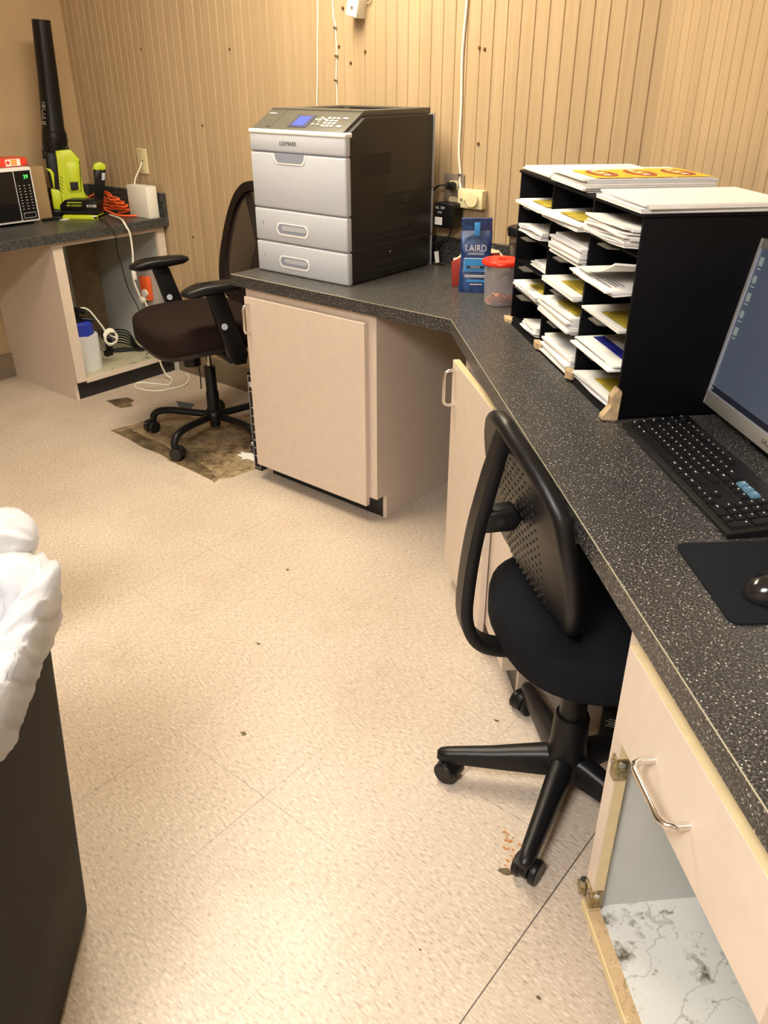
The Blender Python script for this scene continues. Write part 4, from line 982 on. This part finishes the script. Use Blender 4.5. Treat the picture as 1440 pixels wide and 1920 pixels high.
b = B(); b.box(-.12, .10, -.06, .06, .40, .435, 'black', .008); b.cyl((.07, -.01, .33), (.07, -.01, .405), .036, 'black'); b.cyl((-.02, -.16, .415), (-.02, -.04, .415), .007, 'black'); b.cyl((-.02, -.19, .415), (-.02, -.16, .415), .013, 'black')
b.tube([(.05, -.05, .40), (.03, -.06, .33), (.02, -.065, .26), (.025, -.06, .20)], .0025, 'black', smooth=5); b.build('mechanism', t)
def seat_rings(hx, hy, z0, z1, rx=.62, front=.0, nn=40, lay=9, dome=.0):
    out = []
    for k in range(lay):
        u = k/(lay-1); z = z0+(z1-z0)*u; e = (1-abs(2*u-1)**3.5)**.5*.05+.95-.03*(1 if u in (0, 1) else 0)
        out.append([(hx*e*math.copysign(abs(math.cos(a))**rx, math.cos(a))+front, hy*e*math.copysign(abs(math.sin(a))**rx, math.sin(a))*(1+.06*math.cos(a)), z-.030*max(0, math.cos(a))**2*(1-u*.4)*1.0) for a in [2*math.pi*j/nn for j in range(nn)]])
    for q in (.8, .5, .2): out.append([(hx*.92*q*math.copysign(abs(math.cos(a))**rx, math.cos(a))+front, hy*.92*q*math.copysign(abs(math.sin(a))**rx, math.sin(a)), z1+dome*(1-q)-.012*max(0, math.cos(a))**2*q) for a in [2*math.pi*j/nn for j in range(nn)]])
    return out
b = B(); b.ring(seat_rings(.245, .255, .455, .545, .62, .02, dome=.004), 'brown_fabric'); b.build('seat', t, smooth=60)
b = B(); b.ring(seat_rings(.225, .235, .432, .462, .62, .02), 'printer_dark'); b.build('seat_shell', t, smooth=50)
# back: leaning plane, frame ring with open-weave panels
BK = TR(-.20, .012, .545) @ RT(-10, 'Y') @ Matrix.Diagonal((1, 1.13, .98, 1))      # local y across, z up
def outline(k=1.0):
    pts = [(.02, -.01), (.14, 0), (.205, .04), (.235, .12), (.238, .22), (.215, .33), (.17, .42), (.11, .475), (.04, .495), (0, .497)]
    P = [Vector((0, y, z)) for y, z in pts]; P, _ = catmull(P, 4)
    h = [(p.y*k, .245+(p.z-.245)*k) for p in P]
    return h+[(-y, z) for y, z in h[::-1][1:-1]]
def curve_x(y, z): return -.9*y*y*.55+.02*math.sin(z*6.3)
o1, o2 = outline(1), outline(.86)
def frame_mesh(b, outer, inner, m, th=.012):
    n = len(outer); f = lambda y, z, d: (curve_x(y, z)*-1+d, y, z)
    b.ring([[f(y, z, th) for y, z in outer], [f(y*1.01, z, 0) for y, z in outer], [f(y, z, -th) for y, z in outer], [f(y, z, -th) for y, z in inner], [f(y, z, th) for y, z in inner], [f(y, z, th) for y, z in outer]], m, caps=False)
b = B(); b.T = BK; frame_mesh(b, o1, o2, 'brown_plastic'); b.build('back_frame', t, smooth=50)
b = B(); b.T = BK
n = len(o2); ctr = [(curve_x(y*q, .245+(z-.245)*q)*-1, y*q, .245+(z-.245)*q) for q in (1, .8, .6, .4, .2, .01) for y, z in o2]
b.ring([ctr[i*n:(i+1)*n] for i in range(6)], 'mesh_brown'); b.build('back_mesh', t, smooth=60, label='see-through brown woven mesh')
b = B(); b.T = BK
for pl in ([(0, .0), (0, .2), (.01, .26), (.10, .44)], [(0, .2), (-.01, .26), (-.10, .44)], [(.05, .02), (.035, .14), (.012, .24)], [(-.05, .02), (-.035, .14), (-.012, .24)]):
    b.tube([(-curve_x(y, z)-.012, y, z) for y, z in pl], .016, 'brown_plastic', n=10, smooth=5)
b.prism([(-.13, .0), (.13, .0), (.09, .13), (-.09, .13)], -.018, .004, 'brown_plastic', axis='x', bev=.006)
b.build('back_spine', t)
b = B(); b.tube([(-.05, 0, .425), (-.17, 0, .43), (-.235, 0, .47), (-.245, 0, .60)], .022, 'black', n=14, smooth=5, flat=.6); b.build('back_bar', t)
for s_ in (-1, 1):
    y = s_*.28+.012
    b = B()
    b.prism([(.03, .685), (.10, .685), (.035, .43), (.01, .40), (-.035, .40), (-.045, .44)], y-.014, y+.014, 'black', axis='y', bev=.006)
    b.box(-.03, .03, min(y, s_*.1), max(y, s_*.1), .405, .432, 'black', .006)
    ar = b.build('armrest', t)
    b = B(); b.cyl((.045, y+.0135, .56), (.045, y+.018, .56), .012, 'light_grey'); b.cyl((.045, y-.018, .56), (.045, y-.0135, .56), .012, 'light_grey'); b.build('button', ar, label='round pale grey button')
    b = B(); rg = []
    for z, e in ((.688, .55), (.693, .85), (.703, 1), (.715, .98), (.723, .85), (.726, .4)):
        rg.append([(.065+.130*e*math.copysign(abs(math.cos(a))**.8, math.cos(a)), y+.044*e*math.copysign(abs(math.sin(a))**.8, math.sin(a)), z-.018*max(0, math.cos(a)-.4)) for a in [2*math.pi*j/32 for j in range(32)]])
    b.ring(rg, 'black'); b.build('arm_pad', ar, smooth=60)

# black desk chair, local +x faces the desk wall
HC = Vector((-.503, 1.240, 0)); CR = 50
t = thing('office_chair', 'small black task chair with perforated plastic back pushed under the desk', 'chair', HC, CR)
for k, a in enumerate((210, 282, 354, 66, 138)):
    al = a-CR; c_, s_ = math.cos(R(al)), math.sin(R(al)); n_ = (-s_, c_)
    def sec(r_, w_, z0, z1):
        return [(r_*c_+n_[0]*y, r_*s_+n_[1]*y, z) for y, z in ((-w_, z0), (-w_, z1-.010), (-w_*.6, z1-.002), (0, z1), (w_*.6, z1-.002), (w_, z1-.010), (w_, z0))]
    b = B(); b.ring([sec(.02, .024, .060, .125), sec(.06, .023, .058, .118), (sec(.16, .019, .053, .096)), sec(.255, .016, .050, .080), sec(.272, .014, .052, .076), sec(.280, .008, .055, .070)], 'black'); b.build('leg', t, smooth=50)
    caster(t, (.262*c_, .262*s_, .058), al+(150, 170, 200, 60, 120)[k], .026)
b = B(); b.lathe([(0, .055), (.045, .058), (.047, .10), (.040, .135), (.037, .215), (.034, .222), (0, .222)], 'black', n=32); b.build('hub', t)
b = B(); b.lathe([(0, .22), (.0285, .22), (.0265, .38), (0, .38)], 'black', n=28); b.build('column_cover', t)
b = B(); b.box(-.10, .10, -.07, .07, .380, .425, 'black', .008); b.cyl((.02, -.07, .395), (.02, -.17, .395), .006, 'black'); b.build('mechanism', t)
b = B(); b.ring(seat_rings(.215, .222, .425, .510, .72, .035, dome=.004), 'black_fabric'); b.build('seat', t, smooth=60)
# J-shaped support bar behind the back: (x = d-.53)
jb = [(.318, .872), (.303, .81), (.290, .754), (.272, .66), (.262, .56), (.262, .48), (.285, .425), (.330, .398), (.40, .388), (.48, .385)]
J = [Vector((d-.505, 0, z+.012)) for d, z in jb]; J, _ = catmull(J, 5)
rg = []
for i, p in enumerate(J):
    tt_ = (J[min(i+1, len(J)-1)]-J[max(i-1, 0)]).normalized(); nn = Vector((tt_.z, 0, -tt_.x)); w_ = .022*min(1, .55+i*.06)
    rg.append([tuple(p+nn*(a*.012)+Vector((0, e*w_+.018, 0))) for a, e in ((1, -.85), (1, .85), (.6, 1), (-.6, 1), (-1, .85), (-1, -.85), (-.6, -1), (.6, -1))])
b = B(); b.ring(rg, 'black'); b.prism([(-.225, .680), (-.222, .722), (-.165, .728), (-.150, .70), (-.165, .680)], -.002, .034, 'black', axis='y', bev=.007); b.T = Matrix.Identity(4); b.cyl((-.195, -.004, .703), (-.195, .036, .703), .009, 'slot'); b.build('back_bar', t, smooth=50)
# shell: width varies with height, edges wrap towards the sitter
prof = [(.470, .06, .428), (.485, .13, .418), (.52, .175, .398), (.58, .196, .386), (.66, .203, .374), (.74, .200, .358), (.80, .185, .350), (.85, .135, .338), (.885, .082, .326), (.905, .042, .318), (.915, .02, .316)]
def shell(k, dd, wrap=.035):
    rows_ = []
    for z, w_, d in prof:
        zz = .69+(z-.69)*k; rows_.append([(d-.527+dd+wrap*(v/.2)**2*abs(1), v, zz) for v in [w_*k*q for q in (-1, -.9, -.7, -.4, 0, .4, .7, .9, 1)]])
    return rows_
def prof_at(z):
    for i in range(len(prof)-1):
        if prof[i][0] <= z <= prof[i+1][0]:
            u = (z-prof[i][0])/(prof[i+1][0]-prof[i][0]); return [prof[i][j]*(1-u)+prof[i+1][j]*u for j in range(3)]
    return list(prof[0 if z < prof[0][0] else -1])
b = B()
def sh(u, v, dd=0):
    z = .470+.445*(.5-.5*math.cos(math.pi*u)); _, w_, d = prof_at(z); w_ *= .98; y = w_*(2*v-1)
    return (d-.512+.25*y*y+dd, y+.030, .520+(z-.470)*.358/.445)
b.grid(lambda u, v: sh(u, v), 40, 22, 'black', thick=.008)
rim = [Vector(sh(u/30, 1)) for u in range(31)]+[Vector(sh(1-u/30, 0)) for u in range(31)]
# rolled rim around the shell
ring_pts = rim+[rim[0]]
b.tube([p+Vector((.006, 0, 0)) for p in ring_pts], .0155, 'black', n=12)
b.build('back_shell', t, smooth=50)
b = B()
for i in range(17):
    for j in range(-5, 6):
        z = .515+.0205*i; y = j*.020; _, w_, d = prof_at(z); w_ *= .98
        if abs(y) < w_-.052:
            x_ = d-.512+.25*y*y; z = .520+(z-.470)*.358/.445; y += .030
            b.box(x_-.0090, x_-.0065, y-.0032, y+.0032, z-.002, z+.002, 'slot'); b.box(x_-.0098, x_-.0065, y-.0024, y+.0024, z-.0032, z-.0022, 'steel')  # pale strip below each dark slot paints its highlight
b.build('perforations', t, smooth=0, label='rows of small slots with painted highlights')
b = B(); b.grid(lambda u, v: sh(.04+.92*u, .06+.88*v, .018), 24, 14, 'black_fabric', thick=.014); b.build('back_cushion', t, smooth=60)

# ------------------------------------------------------------------ bin with liner
t = thing('trash_can', 'tall dark brown-grey rectangular bin at the left picture edge with a white liner', 'bin', sd(1.065, -.46, 0), -45)
# local x towards the camera along the desk direction, local -y away from the desk
def bin_ring(z, off=0, dz=None):
    g_ = .045*(z/.72)+off
    pts = rrect(-g_, .50+g_, -.30-g_, g_, .06, 9); return [(x_, y_, z) for x_, y_ in pts]
b = B(); b.ring([bin_ring(0.001, -.012), bin_ring(.02), bin_ring(.25), bin_ring(.5), bin_ring(.70), bin_ring(.705, .010), bin_ring(.72, .010), bin_ring(.72, -.004), bin_ring(.60, -.006), bin_ring(.03, -.008)], 'bin'); b.build('can_body', t, smooth=35)
tl_ = thing('bin_liner', 'white plastic bin liner folded over the rim of the dark bin', 'bin liner', sd(1.065, -.46, 0), -45)
b = B(); rg = []
lv0 = [(.655, .016), (.672, .015), (.69, .016), (.71, .018), (.728, .018), (.738, .010), (.738, -.004), (.722, -.028), (.68, -.040), (.62, -.048), (.54, -.055), (.44, -.065), (.28, -.07), (.08, -.06), (.05, -.06)]
lv = []
for i in range(len(lv0)-1):
    for k in range(4): lv.append((lv0[i][0]+(lv0[i+1][0]-lv0[i][0])*k/4, lv0[i][1]+(lv0[i+1][1]-lv0[i][1])*k/4))
base0 = [Vector((p[0], p[1], 0)) for p in bin_ring(.7)]
cnt = [max(1, int((base0[(j+1) % len(base0)]-base0[j]).length/.006)) for j in range(len(base0))]
for i, (z, off) in enumerate(lv):
    r_ = [Vector((p[0], p[1], z)) for p in bin_ring(min(z, .72), off)]; dense = []
    for j in range(len(r_)):
        for k in range(cnt[j]): dense.append(r_[j].lerp(r_[(j+1) % len(r_)], k/cnt[j]))
    c0 = Vector((.25, -.15, 0)); out = []; path = i*.006; per = 0
    for j, p in enumerate(dense):
        if j: per += (Vector((p.x, p.y, 0))-Vector((dense[j-1].x, dense[j-1].y, 0))).length
        dr_ = Vector((p.x, p.y, 0))-c0; dr_.normalize()
        a_ = math.atan2(p.y+.15, p.x-.25)       # closed around the rim
        cx2, cy2 = math.cos(a_+path*3.2), math.sin(a_+path*3.2)
        s1 = 1-2*abs(mn.noise(Vector((cx2*9, cy2*9, path*2.5)))); s2 = 1-2*abs(mn.noise(Vector((cx2*21, cy2*21, path*5+5))))
        s3 = mn.noise(Vector((p.x*16, p.y*16, p.z*16)))
        edge = min(1, i/6) if i < 26 else 1
        amp = .006 if i < 24 else .006+.012*min(1, (i-24)/8)
        e = dr_*(s1*amp+s2*amp*.28+s3*.003+(.004 if i < 20 else -.006))
        zz = mn.noise(Vector((p.x*14, p.y*14, 3)))*.016*max(0, 1-i/8)+(s1*.010+s3*.012 if 14 < i < 30 else 0)
        out.append(tuple(p+e+Vector((0, 0, zz))))
    rg.append(out)
for q in (.85, .5, .02): rg.append([(.25+(p[0]-.25)*q, -.15+(p[1]+.15)*q, .045+.02*(1-q)*mn.noise(Vector((p[0]*9, p[1]*9, q)))) for p in rg[len(lv)-1]])
b.ring(rg, 'liner', caps=False); b.build('liner_skirt', tl_, smooth=75)
t = thing('plastic_bag', 'bright white tied plastic bag on the floor beyond the bin, its puffed top showing', 'plastic bag', (-1.92, .56, 0), 0)
b = B(); rg = []; o0 = Vector((-1.92, .56, 0))
ax = [Vector(p)-o0 for p in ((-1.93, .54, .004), (-1.93, .54, .10), (-1.90, .56, .25), (-1.84, .60, .36), (-1.77, .66, .415), (-1.69, .705, .44), (-1.655, .735, .43))]
ax, rad = catmull(ax, 7, [.17, .215, .17, .10, .085, .075, .018])
for i, p in enumerate(ax):
    td = (ax[min(i+1, len(ax)-1)]-ax[max(i-1, 0)]).normalized() if i > 16 else Vector((0, 0, 1)); a_ = td.cross(Vector((.6, -.8, 0))).normalized(); u_ = a_.cross(td)
    rg.append([tuple(p+(a_*math.cos(q)+u_*math.sin(q))*rad[i]*(1+.30*mn.noise(Vector((math.cos(q)*2.5+i*.15, math.sin(q)*2.5, i*.3)))+.12*mn.noise(Vector((math.cos(q)*9, math.sin(q)*9+i*.6, i*.9))))) for q in [2*math.pi*j/60 for j in range(60)]])
b.ring(rg, 'liner'); b.build('crumpled_bag', t, smooth=60)

# ------------------------------------------------------------------ floor crumbs and small things
r_ = random.Random(21)
b = B()
for k in range(34):
    u = r_.random(); x, y = -.535+.06*u+r_.gauss(0, .007), 1.065-.085*u+r_.gauss(0, .007); s_ = r_.uniform(.0012, .004)
    b.prism([(x+s_*math.cos(a)*r_.uniform(.5, 1.6), y+s_*math.sin(a)*r_.uniform(.4, 1)) for a in (0, 1.1, 2.2, 3.3, 4.4, 5.4)], .0002, .0012+s_*.3, 'rust_crumb')
o = b.build('crumbs', smooth=0); tag(o, 'scatter of orange brown crumbs on the floor by the front chair caster', 'crumbs', kind='stuff')
b = B(); b.prism(blob(0, 0, .014, .006, 9, .4, 2), .0002, .003, 'grime'); tag(b.build('lint_clump', smooth=0), 'small dark clump of lint on the floor by the front chair caster', 'lint', loc=(-.487, .978, 0), rz=30)
sp = [((-1.41, 1.168), .006), ((-1.18, .905), .010), ((-.56, .53), .004), ((-.52, .74), .003), ((-1.62, 1.49), .007), ((-.73, 1.33), .006), ((-.31, .80), .005)]
for k, ((x, y), s_) in enumerate(sp): decal(blob(x, y, s_, s_*.6, 9, .4, k), 'grime', 'trim_%d' % (6+k), .0006)
t = thing('power_adapter', 'small black adapter with white print on the floor under the desk', 'adapter', sd(1.385, .69, 0), 20)
b = B(); b.box(-.03, .03, -.025, .03, 0, .085, 'black', .006); b.build('case', t)
b = B()
for k in range(4): b.box(-.018+.006*(k % 2), .004, -.0262, -.0248, .045+.007*k, .047+.007*k, 'legend')
b.tube([(.0, .0, .08), (.03, .04, .12), (.10, .16, .05), (.2, .25, .01)], .003, 'black', smooth=5); b.build('cord_and_print', t)
tag(B().prism([(0, 0), (.012, -.003), (.011, .004), (.003, .010)], 0, .012, 'paper').build('paper_scrap', smooth=0), 'tiny white scrap on the floor under the left cabinet edge', 'scrap', loc=(-3.28, 2.47, .0002))
